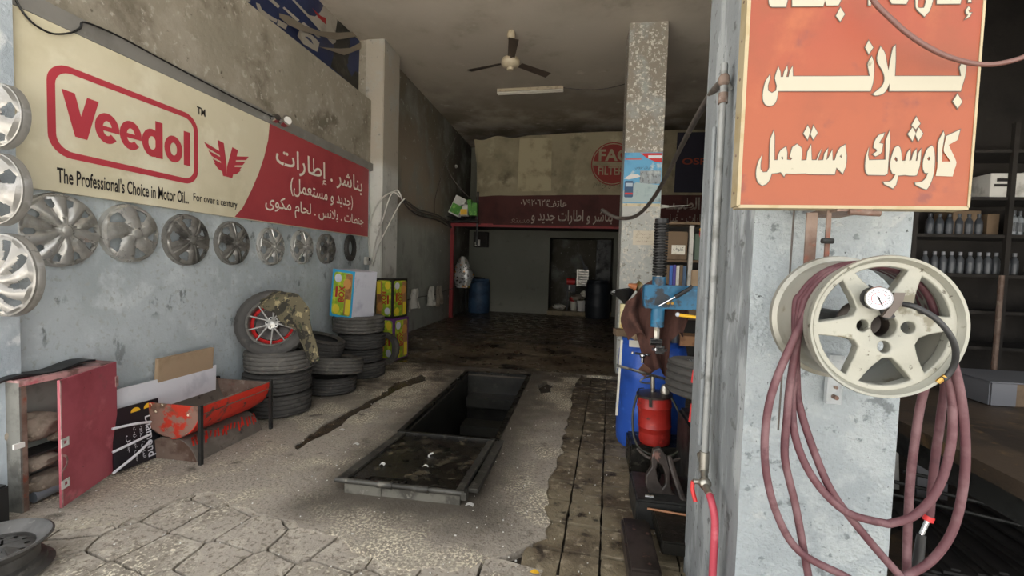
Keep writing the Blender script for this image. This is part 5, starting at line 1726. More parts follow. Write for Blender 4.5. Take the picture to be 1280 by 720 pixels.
put('pedal_rim', MB().tube([(.42, 2.60, .135), (.66, 2.56, .14)], .006, 6, 0), M('copper_strip', '#a8744f', rough=.5), tcg)
put('foot_box', MB().bb((.36, 2.62, .0), (.72, 3.0, .17), bev=.01), dark_steel, tcg)
solo('steel_step', MB().bb((.27, 2.10, .0), (.42, 2.55, .10), bev=.012), greasy, 'low greasy steel step at the foot of the tyre changer, nearest the camera', 'step')
# tyre lying on the turntable
tw = thing('car_wheel', (.90, 3.02, .80), 'dark car wheel lying on the turntable of the tyre changer', 'wheel', None, (R(-4), R(5), 0))
c, t = tyre_parts(.33, .225, .2, 120, 4)
put('tyre_carcass', c, rubber_dusty, tw, 35, world=False)
put('tyre_tread', t, rubber, tw, 25, world=False)
put('rim', MB().lathe([(.205, .09), (.212, .10), (.198, .105), (.185, .06), (.18, .03), (.06, .02), (.001, .02)], 40), silver_b, tw, 40, world=False)

# red grease bucket on a low stand
solo('low_stand', MB().bb((.40, 3.36, .0), (.80, 3.66, .205), bev=.012), black_steel, 'low black stand under the red grease bucket', 'stand')
gb = thing('grease_bucket', (.59, 3.46, .207), 'red grease bucket pump with black lid, lever and hose', 'pump', None, (0, R(-3), 0))
put('bucket_body', MB().lathe([(.001, 0), (.108, 0), (.112, .01), (.117, .12), (.123, .128), (.118, .136), (.122, .27), (.128, .278), (.123, .286), (.125, .36), (.118, .36), (.115, .02), (.001, .02)], 32), bucket_red, gb, 40, world=False)
put('lid', MB().lathe([(.001, .385), (.05, .380), (.11, .372), (.131, .368), (.131, .352), (.124, .35)], 32), greasy, gb, 40, world=False)
for a in (-110, 20, 140):
    put('clamp', MB().box((.128 * math.cos(R(a)), .128 * math.sin(R(a)), .335), (.016, .022, .07), (0, 0, R(a))), black_steel, gb, world=False)
put('pump_tube', MB().cyl((-.01, 0, .37), (-.01, 0, .50), .016, seg=12).lathe([(.001, .44), (.022, .44), (.035, .40), (.035, .375)], 16, Matrix.Translation((.075, -.02, 0))), dull_chrome, gb, 40, world=False)
put('pump_lever', MB().tube([(.13, -.02, .47), (.04, -.05, .50), (-.10, -.08, .545), (-.28, -.10, .60)], .010, 8), dull_chrome, gb, 40, world=False)
put('lever_linkage', MB().tube([(-.01, 0, .50), (-.09, -.05, .49), (-.10, -.04, .46), (.0, .01, .44)], .006, 6, 3), dull_chrome, gb, world=False)
put('bail_handle', MB().tube([(-.12, .02, .34), (-.115, -.01, .40), (-.08, -.05, .42)], .004, 6), black_steel, gb, world=False)
hp = [(.11, -.06, .36), (.17, -.10, .22), (.17, -.16, .05), (.06, -.22, -.02), (-.10, -.20, -.0), (-.16, -.12, .06), (-.165, -.06, .22), (-.13, -.03, .36)]
put('grease_hose', MB().tube(hp, .009, 8), M('olive_hose', '#34362c', rough=.5), gb, 50, world=False)
hp2 = [(-.15, -.20, .02), (-.08, -.27, -.015), (.04, -.30, -.02), (.13, -.27, -.01), (.2, -.2, .0)]
put('grease_hose', MB().tube(hp2, .010, 8), cable_gry, gb, 50, world=False)

# things heaped on the blue drum
DZ = .925
solo('wood_block', MB().box((.50, 3.83, .97), (.13, .10, .09), (.1, 0, .3)), cardboard, 'stained wooden block on the front rim of the blue drum', 'block')
solo('pale_offcut', MB().box((.46, 3.72, .90), (.12, .015, .055), (R(-8), R(3), .1)), paper, 'pale torn strip hanging at the left rim of the blue drum', 'scrap')
yc_ = thing('oil_can', (.395, 4.02, .99), 'yellow and cream oil can under the black funnel', 'can')
put('can_body', MB().cyl((.395, 4.0, .99), (.395, 4.0, 1.20), .055, seg=18), M('can_cream', '#d5c99a', [('#b8962f', 8, .5, .6), ('#5b4b22', 14, .62, .7)], rough=.5), yc_, 40)
solo('wood_offcut', MB().box((.40, 3.98, .955), (.20, .14, .055), (0, 0, .1)), cardboard_dk, 'flat board on the drum carrying the yellow can', 'board')
fn_ = thing('oil_funnel', (.385, 4.0, 1.19), 'black oily funnel standing in the yellow can', 'funnel')
put('funnel_cone', MB().lathe([(.02, 0), (.03, .03), (.085, .09), (.115, .13), (.11, .13), (.08, .095), (.025, .035), (.015, 0)], 26, Matrix.Translation((.385, 4.0, 1.2)) @ Matrix.Rotation(R(-10), 4, 'Y')), black_pl, fn_, 40)
put('bright_edge', MB().tube([(.27, 4.0, 1.28), (.27, 3.97, 1.30), (.28, 3.93, 1.31)], .014, 6), foil, fn_)
bw = thing('gourd_cup', (.47, 3.95, 1.33), 'tilted brown and olive metal cup above the funnel', 'cup')
put('cup_shell', MB().lathe([(.001, -.045), (.03, -.04), (.052, -.01), (.06, .03), (.056, .03), (.045, -.005), (.001, -.03)], 24, Matrix.Translation((.50, 3.95, 1.345)) @ Matrix.Rotation(R(50), 4, 'Y')), M('olive_metal', '#6f6238', [('#3f3a24', 8, .5, .65)], rough=.4, metal=.4), bw, 40)
put('brown_spout', MB().cyl((.46, 3.93, 1.35), (.395, 3.93, 1.37), .035, .012, seg=12), M('terracotta', '#9c5f38', rough=.6), bw, 40)


def cloth_fn(a, b):
    # cloth thrown over the drum behind the shaft: wide shoulders, a long hanging tail
    top = [(.66, 1.43), (.60, 1.45), (.54, 1.42), (.46, 1.37)]
    x0_ = .80 - .44 * a
    zt = 1.30 + .15 * math.sin(min(1, max(0, a * 1.1)) * PI * .62) - .22 * max(0, a - .55) * 2
    zb_ = (.99 if a < .25 else (.72 if a < .62 else .98)) + .04 * math.sin(a * 17)
    z = zt + (zb_ - zt) * b
    x = x0_ + .05 * math.sin(b * 5 + a * 3) * b - .07 * b * (a - .5)
    y = 3.62 - .08 * b + .05 * math.sin(a * 19 + b * 2) + .05 * abs(a - .5)
    return (x, y, z)


solo('brown_apron', MB().sheet(44, 22, cloth_fn, thick=.008), brown_cloth, 'dirty brown cloth hanging over the blue drum behind the blue arm', 'cloth', smooth=60)
sv = thing('bead_valve', (.46, 3.5, .83), 'silver valve fitting resting on the brown cloth above the red bucket', 'valve')
put('valve_body', MB().sphere((.475, 3.46, .855), .022).cyl((.42, 3.46, .87), (.53, 3.46, .862), .009, seg=8).cyl((.475, 3.46, .80), (.475, 3.46, .85), .011, seg=8), chrome, sv, 40)
put('valve_tip', MB().sphere((.40, 3.46, .872), .011), chrome, sv, 40)
solo('leather_flap', MB().box((.49, 3.45, .745), (.075, .012, .075), (0, R(35), 0)), M('leather', '#5c3d2b', rough=.7), 'square leather patch hanging under the silver valve', 'patch')
solo('small_wooden_tray', MB().bb((.80, 3.75, .90), (1.0, 3.95, .98)), box_wood, 'small reddish wooden box right of the blue drum', 'box')
solo('bottle_neck', MB().lathe([(.001, 0), (.045, 0), (.045, .12), (.018, .16), (.018, .20), (.001, .20)], 16, Matrix.Translation((.74, 3.72, .93))), bottle_dark, 'dark bottle standing behind the mounting head', 'bottle', smooth=40)
solo('white_upright_strip', MB().box((.33, 3.70, .62), (.018, .02, .62), (0, R(1.5), 0)), paper, 'thin white strip standing against the left side of the blue drum', 'strip')

# black hose from the centre pillar to the column
hz = []
for x, y, Y in ((752, 262, 6.45), (765, 270, 6.4), (778, 273, 6.35), (795, 270, 6.1), (812, 254, 5.6), (830, 226, 4.8), (848, 190, 4.0), (866, 156, 3.2), (886, 122, 2.4), (905, 100, 1.86)):
    hz.append(at(x, y, 'Y', Y))
solo('overhead_hose', MB().tube(hz, lambda f: .028 - .012 * f, 10), cable_gry, 'thick dark hose sagging from the centre pillar up to the near column', 'hose', smooth=60)

# ================================================================ NEAR COLUMN
# pipework on the left face
pw = thing('air_pipe', (.50, 1.80, .7), 'old grey pipe with dusty valve running down the left face of the near column', 'pipe')
top_ = at(905, 100, 'X', .515)
bot_ = at(880, 580, 'X', .50)
put('riser', MB().tube([top_ + Vector((.03, .02, -.03)), top_ + Vector((0, 0, .0)), top_ + Vector((0, 0, -.06)), bot_], .013, 10, 4), M('pipe_grey', '#8e8f8c', [('#6d6d69', 9, .48, .65), ('#5a3c2c', 12, .64, .7)], rough=.6, metal=.3), pw, 50)
put('second_riser', MB().tube([top_ + Vector((0, .10, -.15)), bot_ + Vector((0, .07, .05))], .009, 8, 0), column_side_m, pw, 50)
put('elbow', MB().sphere(top_, .022, (1, 1, 1.2)).cyl(top_ + Vector((0, 0, -.09)), top_ + Vector((0, 0, -.05)), .018, seg=12), rust_steel, pw, 50)
put('tee', MB().cyl(bot_ + Vector((0, 0, -.03)), bot_ + Vector((0, 0, .05)), .019, seg=12).tube([bot_ + Vector((-.0, .06, .015)), bot_ + Vector((0, 0, -.02)), bot_ + Vector((-.01, -.06, -.05)), bot_ + Vector((-.01, -.13, -.06))], .014, 10, 3), dull_chrome, pw, 50)
put('valve', MB().sphere(bot_ + Vector((-.01, -.06, -.05)), .024).cyl(bot_ + Vector((-.02, -.05, -.05)), bot_ + Vector((-.05, -.05, -.05)), .010, seg=8), dull_chrome, pw, 50)
put('red_valve_handle', MB().tube([bot_ + Vector((-.05, -.05, -.05)), bot_ + Vector((-.052, -.055, -.08)), bot_ + Vector((-.045, -.08, -.115))], .008, 8), red_m, pw, 50)
put('hose_outlet', MB().tube([bot_ + Vector((-.01, -.12, -.06)), bot_ + Vector((-.008, -.155, -.08)), bot_ + Vector((-.0, -.17, -.14)), bot_ + Vector((0, -.175, -.30)), bot_ + Vector((0, -.18, -.60))], .0135, 10), hose_bright, pw, 60)

# orange sign
og = thing('orange_sign', (.74, 1.4, 1.69), 'orange tyre-service sign with cream Arabic letters on the near column', 'sign')
OY = 1.40
oc = [at(922, 255, 'Y', OY).xz, at(1210, 262, 'Y', OY).xz]
ox0, ox1, oz0, oz1 = .443, 1.028, 1.695, 2.75
put('board', MB().bb((ox0, OY, oz0), (ox1, OY + .012, oz1)), orange_m, og)
put('wooden_frame', MB().bb((ox0, OY + .0125, oz0), (ox0 + .03, OY + .05, oz1)).bb((ox1 - .03, OY + .0125, oz0), (ox1, OY + .05, oz1)).bb((ox0, OY + .0125, oz0), (ox1, OY + .05, oz0 + .03)), wood_edge, og)
put('edge_strip', MB().bb((ox0 - .006, OY - .002, oz0), (ox0 + .004, OY + .05, oz1)).bb((ox1 - .003, OY - .002, oz0), (ox1 + .003, OY + .02, oz1)).bb((ox0, OY - .002, oz0 - .006), (ox1, OY + .05, oz0 + .003)), wood_edge, og)
for k in range(7):
    put('nail', MB().cyl((ox0 - .008, OY + .025, oz0 + .04 + k * .11), (ox0 - .0055, OY + .025, oz0 + .04 + k * .11), .004, seg=8), rust_steel, og)
K = 5.76
C1, C2, C3, C4 = (935, 0), (1080, 0), (935, 125), (1070, 125)
LET = [
    (C4, [[(625, 228), (600, 275), (588, 310), (584, 400), (580, 490), (568, 548), (690, 552), (704, 500), (718, 450), (690, 385), (663, 325), (725, 290), (745, 215), (645, 262), (632, 320), (626, 370), (650, 405), (675, 445), (612, 445), (614, 380), (624, 310), (632, 250)]]),
    (C4, [[(540, 330), (510, 352), (490, 400), (477, 450), (478, 500), (490, 525), (515, 528), (500, 560), (470, 590), (420, 598), (425, 612), (490, 642), (512, 635), (540, 580), (555, 520), (562, 450), (560, 380), (550, 340)], [(520, 408), (507, 425), (515, 438), (528, 435), (531, 418)]]),
    (C4, [[(465, 355), (448, 380), (435, 440), (425, 440), (431, 400), (431, 355), (410, 380), (395, 435), (378, 440), (387, 400), (386, 355), (365, 380), (350, 440), (325, 440), (322, 390), (312, 345), (298, 330), (275, 345), (255, 400), (243, 450), (245, 500), (258, 530), (282, 533), (262, 570), (235, 590), (193, 592), (200, 607), (262, 638), (284, 610), (300, 545), (345, 541), (380, 545), (420, 545), (432, 542), (452, 480), (462, 400)], [(280, 410), (271, 428), (284, 445), (295, 440), (291, 420)]]),
    (C4, [[(430, 124), (458, 172), (426, 212), (396, 184)]]), (C4, [[(402, 200), (425, 240), (402, 297), (368, 247)]]), (C4, [[(448, 200), (478, 243), (444, 298), (423, 250)]]),
    (C4, [[(237, 222), (212, 290), (208, 432), (90, 435), (82, 400), (88, 340), (70, 400), (62, 470), (66, 520), (82, 540), (205, 542), (222, 530), (232, 400), (241, 290)]]),
    (C4, [[(200, 240), (160, 255), (130, 300), (122, 345), (142, 355), (148, 370), (117, 392), (135, 407), (162, 395), (182, 370), (190, 318), (162, 312), (177, 285), (192, 265)]]),
    (C3, [[(182, 222), (160, 280), (153, 400), (151, 490), (135, 520), (105, 522), (88, 500), (88, 450), (98, 396), (75, 440), (58, 500), (58, 560), (75, 600), (100, 617), (130, 605), (155, 570), (168, 530), (205, 527), (232, 520), (257, 552), (268, 530), (330, 532), (410, 529), (430, 533), (490, 535), (620, 537), (633, 487), (678, 532), (700, 480), (706, 400), (696, 323), (660, 345), (635, 390), (622, 435), (605, 437), (603, 360), (575, 420), (560, 435), (573, 350), (548, 385), (538, 435), (497, 437), (528, 348), (510, 385), (490, 435), (455, 435), (451, 323), (425, 375), (418, 435), (380, 437), (386, 390), (380, 345), (350, 319), (318, 340), (305, 385), (298, 412), (318, 420), (305, 435), (277, 432), (279, 380), (271, 338), (235, 360), (215, 400), (210, 435), (187, 435), (187, 330), (188, 260)], [(667, 393), (655, 410), (673, 420)], [(240, 405), (235, 420), (250, 432), (249, 412)]]),
    (C3, [[(427, 186), (447, 222), (426, 286), (396, 243)]]), (C3, [[(468, 186), (498, 238), (466, 286), (448, 248)]]),
    (C1, [[(155, 540), (125, 585), (107, 660), (105, 715), (120, 752), (150, 765), (185, 752), (205, 715), (215, 657), (400, 657), (650, 657), (878, 657), (895, 600), (903, 520), (902, 450), (887, 408), (868, 440), (857, 470), (873, 550), (600, 552), (320, 552), (318, 480), (300, 510), (290, 557), (272, 557), (283, 510), (280, 476), (258, 520), (250, 557), (232, 557), (230, 520), (216, 483), (200, 530), (192, 570), (205, 620), (200, 655), (170, 672), (142, 655), (140, 620), (157, 560)]]),
    (C2, [[(30, 295), (62, 345), (30, 392), (4, 345)]]),
    (C2, [[(115, 338), (95, 390), (92, 445), (122, 500), (140, 540), (142, 585), (120, 630), (58, 680), (75, 690), (120, 682), (150, 660), (172, 620), (180, 600), (178, 657), (400, 657), (690, 657), (720, 560), (730, 480), (722, 440), (708, 435), (682, 490), (694, 551), (450, 551), (217, 551), (223, 440), (223, 328), (205, 345), (185, 440), (172, 510), (160, 460), (150, 400), (135, 365)]]),
    (C2, [[(668, 680), (702, 735), (668, 782), (634, 732)]]),
    (C1, [[(145, -260), (147, 0), (155, 35), (170, 52), (270, 52), (283, 0), (290, -260)]]), (C1, [[(316, -60), (316, 49), (538, 47), (551, 8), (562, 43), (647, 42), (668, 0), (690, -120), (640, -120), (600, -60)]]), (C1, [[(662, 58), (693, 105), (660, 158), (630, 118)]]),
    (C2, [[(30, -220), (27, 42), (44, 43), (58, -220)]]), (C2, [[(150, -60), (195, 30), (300, 32), (320, -10), (325, -240), (270, -240), (262, -60)]]), (C2, [[(364, -60), (368, 55), (395, 90), (430, 123), (465, 85), (492, 0), (495, -80), (450, -120), (440, 20), (428, 60), (400, 62), (380, 45), (390, -40)]]),
    (C2, [[(516, -200), (520, 32), (688, 30), (706, -60), (640, -60), (575, -60), (580, -240)]]), (C2, [[(744, -220), (744, 20), (766, 20), (772, -220)]]),
    (C2, [[(748, 50), (728, 75), (730, 100), (745, 110), (722, 142), (755, 122), (770, 95), (752, 95), (745, 80), (762, 66)]]),
]


def grow(lp, d):
    """offset a closed 2D loop outward by d"""
    n = len(lp)
    area = sum(lp[i][0] * lp[(i + 1) % n][1] - lp[(i + 1) % n][0] * lp[i][1] for i in range(n))
    s = 1 if area > 0 else -1
    out = []
    for i in range(n):
        p, a, b = Vector(lp[i]), Vector(lp[i - 1]), Vector(lp[(i + 1) % n])
        e1 = (p - a).normalized()
        e2 = (b - p).normalized()
        n1 = Vector((e1.y, -e1.x)) * s
        n2 = Vector((e2.y, -e2.x)) * s
        m = n1 + n2
        if m.length < .3:
            m = n1 + e1
        m.normalize()
        c_ = max(.45, m.dot(n1))
        out.append(tuple(p + m * d / c_))
    return out


def smooth_loop(lp):
    """round the curved stretches: corners of less than 40 degrees get extra points"""
    n = len(lp)
    out = []
    for i in range(n):
        p0, p1, p2, p3 = (Vector(lp[(i + k - 1) % n]) for k in range(4))
        out.append(tuple(p1))
        a1 = (p1 - p0).angle(p2 - p1) if (p1 - p0).length and (p2 - p1).length else 9
        a2 = (p2 - p1).angle(p3 - p2) if (p3 - p2).length and (p2 - p1).length else 9
        if a1 < R(50) and a2 < R(50):
            m = (p1 + p2) * .5625 - (p0 + p3) * .0625
            out.append(tuple(m))
    return out


oi, ou = MB(), MB()
for kk_, (org, loops) in enumerate(LET):
    W2 = []
    for lp in loops:
        W2.append([at(org[0] + x / K, org[1] + y / K, 'Y', OY).xz[:] for x, y in lp])
    W2 = [smooth_loop(l_) for l_ in W2]
    zz = OY - .0015 - .00004 * (kk_ % 5)
    oi.poly(W2, lambda u, v, k: (u, zz - .001, v))
    ou.poly([grow(W2[0], .0022)] + [grow(l_, -.0018) for l_ in W2[1:]], lambda u, v, k: (u, zz, v))
put('letter_outline', ou, orange_outline, og)
put('cream_lettering', oi, orange_ink, og)
# cable in front of the sign
cbp = [at(x, y, 'Y', 1.34) for x, y in ((1085, -12), (1095, 5), (1112, 22), (1132, 40), (1155, 56), (1180, 69), (1205, 77), (1222, 80), (1245, 80), (1275, 73), (1300, 60))]
solo('sagging_cable', MB().tube(cbp, .0062, 8), M('brown_cable', '#5b3c34', rough=.5), 'dark brown cable sagging in front of the orange sign', 'cable', smooth=60)

# bracket that carries the wheel
bk_ = thing('wall_bracket', (.70, 1.5, 1.6), 'rusty iron bracket on the column between the orange sign and the wheel', 'bracket')
A_ = at(1030, 266, 'Y', 1.47)
B_ = at(1100, 268, 'Y', 1.40)
put('arm', MB().bb((A_.x, 1.40, A_.z - .004), (A_.x + .09, 1.57, A_.z + .012)).cyl((A_.x + .03, 1.40, A_.z - .006), (B_.x, 1.40, B_.z + .002), .008, seg=10), rust_steel, bk_)
put('hanger_strap', MB().bb((.655, 1.46, 1.50), (.685, 1.466, 1.685)).bb((.70, 1.44, 1.50), (.712, 1.446, 1.69)), rust_steel, bk_)
put('bolt', MB().cyl((.685, 1.43, 1.60), (.715, 1.43, 1.60), .008, seg=8), dark_steel, bk_)
pl_ = at(1040, 490, 'Y', 1.55)
bl_ = thing('wall_plate', (pl_.x, 1.55, pl_.z), 'small drilled metal plate on the column below the hanging wheel', 'plate')
put('plate_body', MB().bb((pl_.x - .022, 1.535, pl_.z - .035), (pl_.x + .022, 1.553, pl_.z + .12)), column_side_m, bl_)
put('plate_bolt', MB().cyl((pl_.x - .003, 1.515, pl_.z - .01), (pl_.x - .003, 1.54, pl_.z - .01), .007, seg=8).cyl((pl_.x, 1.525, pl_.z + .02), (pl_.x, 1.54, pl_.z + .02), .005, seg=8), rust_steel, bl_)
solo('cord', MB().tube([(.648, 1.53, 1.70), (.646, 1.53, 1.45), (.642, 1.53, 1.22), (.64, 1.53, 1.0)], .003, 5), cable_gry, 'thin cord running down the column behind the wheel', 'cord')

# hanging alloy wheel with the hose wound on it; axis along Y
WC = at(1105, 408, 'Y', 1.2)
RW = .170
hw = thing('alloy_wheel', (WC.x, 1.42, WC.z), 'dirty white six-spoke alloy wheel hung on the column as a hose reel', 'wheel')


def onW(u, v, k=0):
    r = math.hypot(u, v)
    return (WC.x + u, 1.2 + k + .012 * max(0, 1 - r / RW) - .016 * math.exp(-((r / RW - .35) / .3) ** 2), WC.z + v)


SP = [8, 58, 125, 185, 238, 303]
SP = [5 + 60 * i for i in range(6)]
loops = [[(RW * .93 * math.cos(2 * PI * k / 72), RW * .93 * math.sin(2 * PI * k / 72)) for k in range(72)]]
for i in range(6):
    a0d, a1d = SP[i], SP[i] + 60
    ri, rr_ = RW * .44, RW * .845
    hw0, hw1 = RW * .145, RW * .095
    lp = []
    da1 = math.degrees(math.asin(hw1 / rr_))
    for k in range(9):
        a = R(a0d + da1 + (60 - 2 * da1) * k / 8)
        lp.append((rr_ * math.cos(a), rr_ * math.sin(a)))
    # left spoke edge inward, rounded, and back out along the other spoke
    da0 = math.degrees(math.asin(min(.99, hw0 / ri)))
    mid = R(a0d + 30)
    for k in range(1, 4):
        f = k / 4
        r = rr_ + (ri * 1.12 - rr_) * f
        hwid = hw1 + (hw0 - hw1) * f
        a = R(a1d) - math.asin(hwid / r)
        lp.append((r * math.cos(a), r * math.sin(a)))
    lp.append((ri * 1.02 * math.cos(mid + R(7)), ri * 1.02 * math.sin(mid + R(7))))
    lp.append((ri * 1.02 * math.cos(mid - R(7)), ri * 1.02 * math.sin(mid - R(7))))
    for k in range(3, 0, -1):
        f = k / 4
        r = rr_ + (ri * 1.12 - rr_) * f
        hwid = hw1 + (hw0 - hw1) * f
        a = R(a0d) + math.asin(hwid / r)
        lp.append((r * math.cos(a), r * math.sin(a)))
    loops.append(lp)
for a in (90, 180, 270, 0):
    loops.append([(RW * .29 * math.cos(R(a)) + RW * .085 * math.cos(R(q * 24)), RW * .29 * math.sin(R(a)) + RW * .085 * math.sin(R(q * 24))) for q in range(15)])
loops.append([(RW * .165 * math.cos(R(q * 15)), RW * .165 * math.sin(R(q * 15))) for q in range(24)])
put('spoke_face', MB().poly(loops, onW, depth=.03), rim_white, hw, 30, bev=.003)
ym = Matrix.Translation((WC.x, 1.2, WC.z)) @ Matrix.Rotation(-PI / 2, 4, 'X')
put('front_lip', MB().lathe([(RW * .90, .006), (RW * .93, .0), (RW * .965, -.014), (RW * 1.0, -.016), (RW * 1.01, -.008), (RW * .985, .004), (RW * .955, .02), (RW * .95, .04), (RW * .92, .03)], 72, ym, closed=True), rim_white, hw, 40)
put('barrel', MB().lathe([(RW * .95, .03), (RW * .93, .05), (RW * .86, .06), (RW * .86, .13), (RW * .94, .155), (RW * .95, .195), (RW * 1.02, .20), (RW * 1.03, .215), (RW * 1.0, .22), (RW * .93, .20), (RW * .92, .16), (RW * .84, .135), (RW * .84, .06), (RW * .90, .04)], 72, ym, closed=True), rim_barrel, hw, 40)
put('hub_bore', MB().lathe([(RW * .17, .01), (RW * .17, .06), (RW * .2, .06)], 24, ym), greasy, hw, 40)
put('back_plate', MB().cyl((WC.x, 1.30, WC.z), (WC.x, 1.304, WC.z), RW * .32, seg=24), greasy, hw)
put('mounting_axle', MB().cyl((WC.x, 1.304, WC.z), (WC.x, 1.56, WC.z), .02, seg=12), dark_steel, hw)
# hose: one long hose wound in loops
ah = thing('air_hose', (WC.x, 1.3, .5), 'long dusty red air hose looped over the hanging alloy wheel', 'hose')


def hose(pts, r=.0085, mat=hose_red):
    return MB().tube([at(x, y, 'Y', Y) for x, y, Y in pts], r, 12)


def arc_top(Y, rr, a0_, a1_, n=10):
    return [Vector((WC.x + rr * math.cos(R(a0_ + (a1_ - a0_) * k / n)), Y, WC.z + rr * math.sin(R(a0_ + (a1_ - a0_) * k / n)))) for k in range(n + 1)]


def loop_(Y, rr, left, right, a0_=170, a1_=15):
    L_ = [at(x, y, 'Y', Y + dy_) for x, y, dy_ in left]
    R_2 = [at(x, y, 'Y', Y + dy_) for x, y, dy_ in right]
    return MB().tube(L_ + arc_top(Y, rr, a0_, a1_) + R_2, .0098, 12, 5)


put('hose_coil', loop_(1.255, RW * .875, [(1052, 718, 0), (1000, 690, 0), (972, 645, 0), (957, 585, 0), (958, 525, 0), (972, 470, 0)], [(1196, 470, .0), (1206, 540, 0), (1205, 600, 0), (1192, 660, 0), (1165, 700, 0), (1128, 722, 0), (1090, 735, 0), (1052, 718, 0)]), hose_red, ah, 60)
put('hose_coil', loop_(1.275, RW * .885, [(1015, 745, 0), (1005, 690, 0), (994, 630, 0), (981, 572, 0), (984, 520, 0), (988, 478, 0)], [(1158, 470, .03), (1148, 520, .03), (1138, 600, .03), (1134, 680, .02), (1133, 745, .0)]), hose_red, ah, 60)
put('hose_coil', loop_(1.292, RW * .885, [(1110, 655, -.05), (1058, 640, -.05), (1018, 600, -.04), (995, 550, -.02), (990, 500, 0), (993, 470, 0)], [(1184, 465, -.02), (1191, 520, -.03), (1186, 570, -.04), (1170, 615, -.05), (1142, 645, -.05), (1110, 655, -.05)]), hose_red, ah, 60)
put('hose_coil', loop_(1.315, RW * .885, [(1150, 745, -.06), (1118, 712, -.06), (1080, 668, -.06), (1040, 615, -.06), (1016, 560, -.04), (1000, 510, -.02), (996, 480, 0)], [(1180, 460, 0), (1176, 520, .0), (1168, 580, 0), (1162, 645, 0)]), hose_red, ah, 60)
c0 = at(1162, 645, 'Y', 1.315)
c1 = at(1152, 668, 'Y', 1.315)
c2 = at(1146, 712, 'Y', 1.315)
put('hose_clamp', MB().cyl(c0, c0 + (c1 - c0) * .25, .012, seg=12), red_m, ah, 40)
put('nozzle', MB().cyl(c0 + (c1 - c0) * .25, c1, .006, seg=10), chrome, ah, 40)
put('grip', MB().cyl(c1, c2, .010, .013, seg=12), black_pl, ah, 40)

# inflator gun with gauge
ig = thing('tyre_inflator', (WC.x - .01, 1.17, WC.z + .05), 'tyre inflator with round white pressure gauge stuck in the wheel hub', 'gauge')
G = at(1098, 373, 'Y', 1.15)
gd = (CP - G).normalized()
gd = (gd + Vector((.25, 0, 0))).normalized()
gq = gd.to_track_quat('Z', 'Y').to_matrix().to_4x4()
gm = Matrix.Translation(G) @ gq
put('gauge_case', MB().lathe([(.001, -.035), (.021, -.035), (.024, -.01), (.026, .0), (.0275, .004), (.0255, .007), (.0245, .003)], 32, gm), chrome, ig, 40)
put('gauge_body', MB().lathe([(.001, -.09), (.022, -.088), (.027, -.06), (.026, -.02), (.02, -.012)], 24, gm), black_pl, ig, 40)
put('gauge_dial', MB().cyl(gm @ Vector((0, 0, .0005)), gm @ Vector((0, 0, .002)), .0243, seg=32), board_white, ig)
tk = MB()
for k in range(25):
    a = R(-45 + 270 * k / 24)
    r0_, r1_ = (.0155, .0215) if k % 4 == 0 else (.018, .0215)
    d = Vector((math.cos(a), math.sin(a), 0))
    s_ = Vector((-d.y, d.x, 0)) * .0007
    vs = [tk.bm.verts.new(gm @ (d * r + s_ * q + Vector((0, 0, .0024)))) for r, q in ((r0_, -1), (r0_, 1), (r1_, 1), (r1_, -1))]
    tk.bm.faces.new(vs)
put('gauge_ticks', tk, ink_black, ig)
m = MB().poly([rrect(-.0016, .0016, -.018, .006, .0009, 3)], lambda u, v, k: gm @ (Matrix.Rotation(R(25), 4, 'Z') @ Vector((u, v, .003))))
m.poly([[(.003 * math.cos(R(q * 30)), .003 * math.sin(R(q * 30))) for q in range(12)]], lambda u, v, k: gm @ Vector((u, v, .0032)))
put('gauge_needle', m, ink_black, ig)
m = MB().poly([ring(0, 0, .0142, .0128, 28)[0], ring(0, 0, .0142, .0128, 28)[1]], lambda u, v, k: gm @ Vector((u, v, .0026)))
put('gauge_red_ring', m, red_m, ig)
put('gun_body', MB().tube([at(1082, 360, 'Y', 1.21), at(1098, 373, 'Y', 1.20), at(1112, 398, 'Y', 1.19)], .012, 10), black_pl, ig, 50)
put('trigger', MB().poly([[at(x, y, 'Y', 1.165).xz[:] for x, y in ((1118, 366), (1132, 366), (1128, 380), (1112, 398), (1103, 396), (1116, 380))]], lambda u, v, k: (u, 1.165 + k, v), depth=.008), M('trigger_brown', '#4d433c', rough=.5), ig)
put('inlet_nut', MB().cyl(at(1124, 380, 'Y', 1.17), at(1132, 381, 'Y', 1.17), .005, seg=8), dull_chrome, ig)
put('whip_hose', MB().tube([at(x, y, 'Y', Y) for x, y, Y in ((1128, 380, 1.17), (1145, 384, 1.15), (1168, 397, 1.14), (1185, 415, 1.14), (1194, 435, 1.15), (1193, 455, 1.17), (1184, 470, 1.18), (1178, 474, 1.18))], .0065, 10), black_pl, ig, 60)
put('brass_fitting', MB().cyl(at(1182, 470, 'Y', 1.18), at(1172, 478, 'Y', 1.185), .006, seg=8), brass, ig, 40)

# ================================================================ RIGHT BAY
sh = thing('steel_shelving', (4.0, 5.2, 0), 'dark steel shelving with rows of bottles in the gloomy bay right of the column', 'shelf')
for z in (.85, 1.20, 1.555, 1.94, 2.30, 2.75):
    put('shelf_board', MB().bb((3.2, 5.0, z - .03), (5.4, 5.45, z)), near_black, sh)  # near-black shelving: the gloom of the bay is put into its colour
for x in (3.2, 4.0, 4.75, 5.37):
    put('upright', MB().bb((x, 4.98, 0), (x + .04, 5.02, 3.0)), near_black, sh)


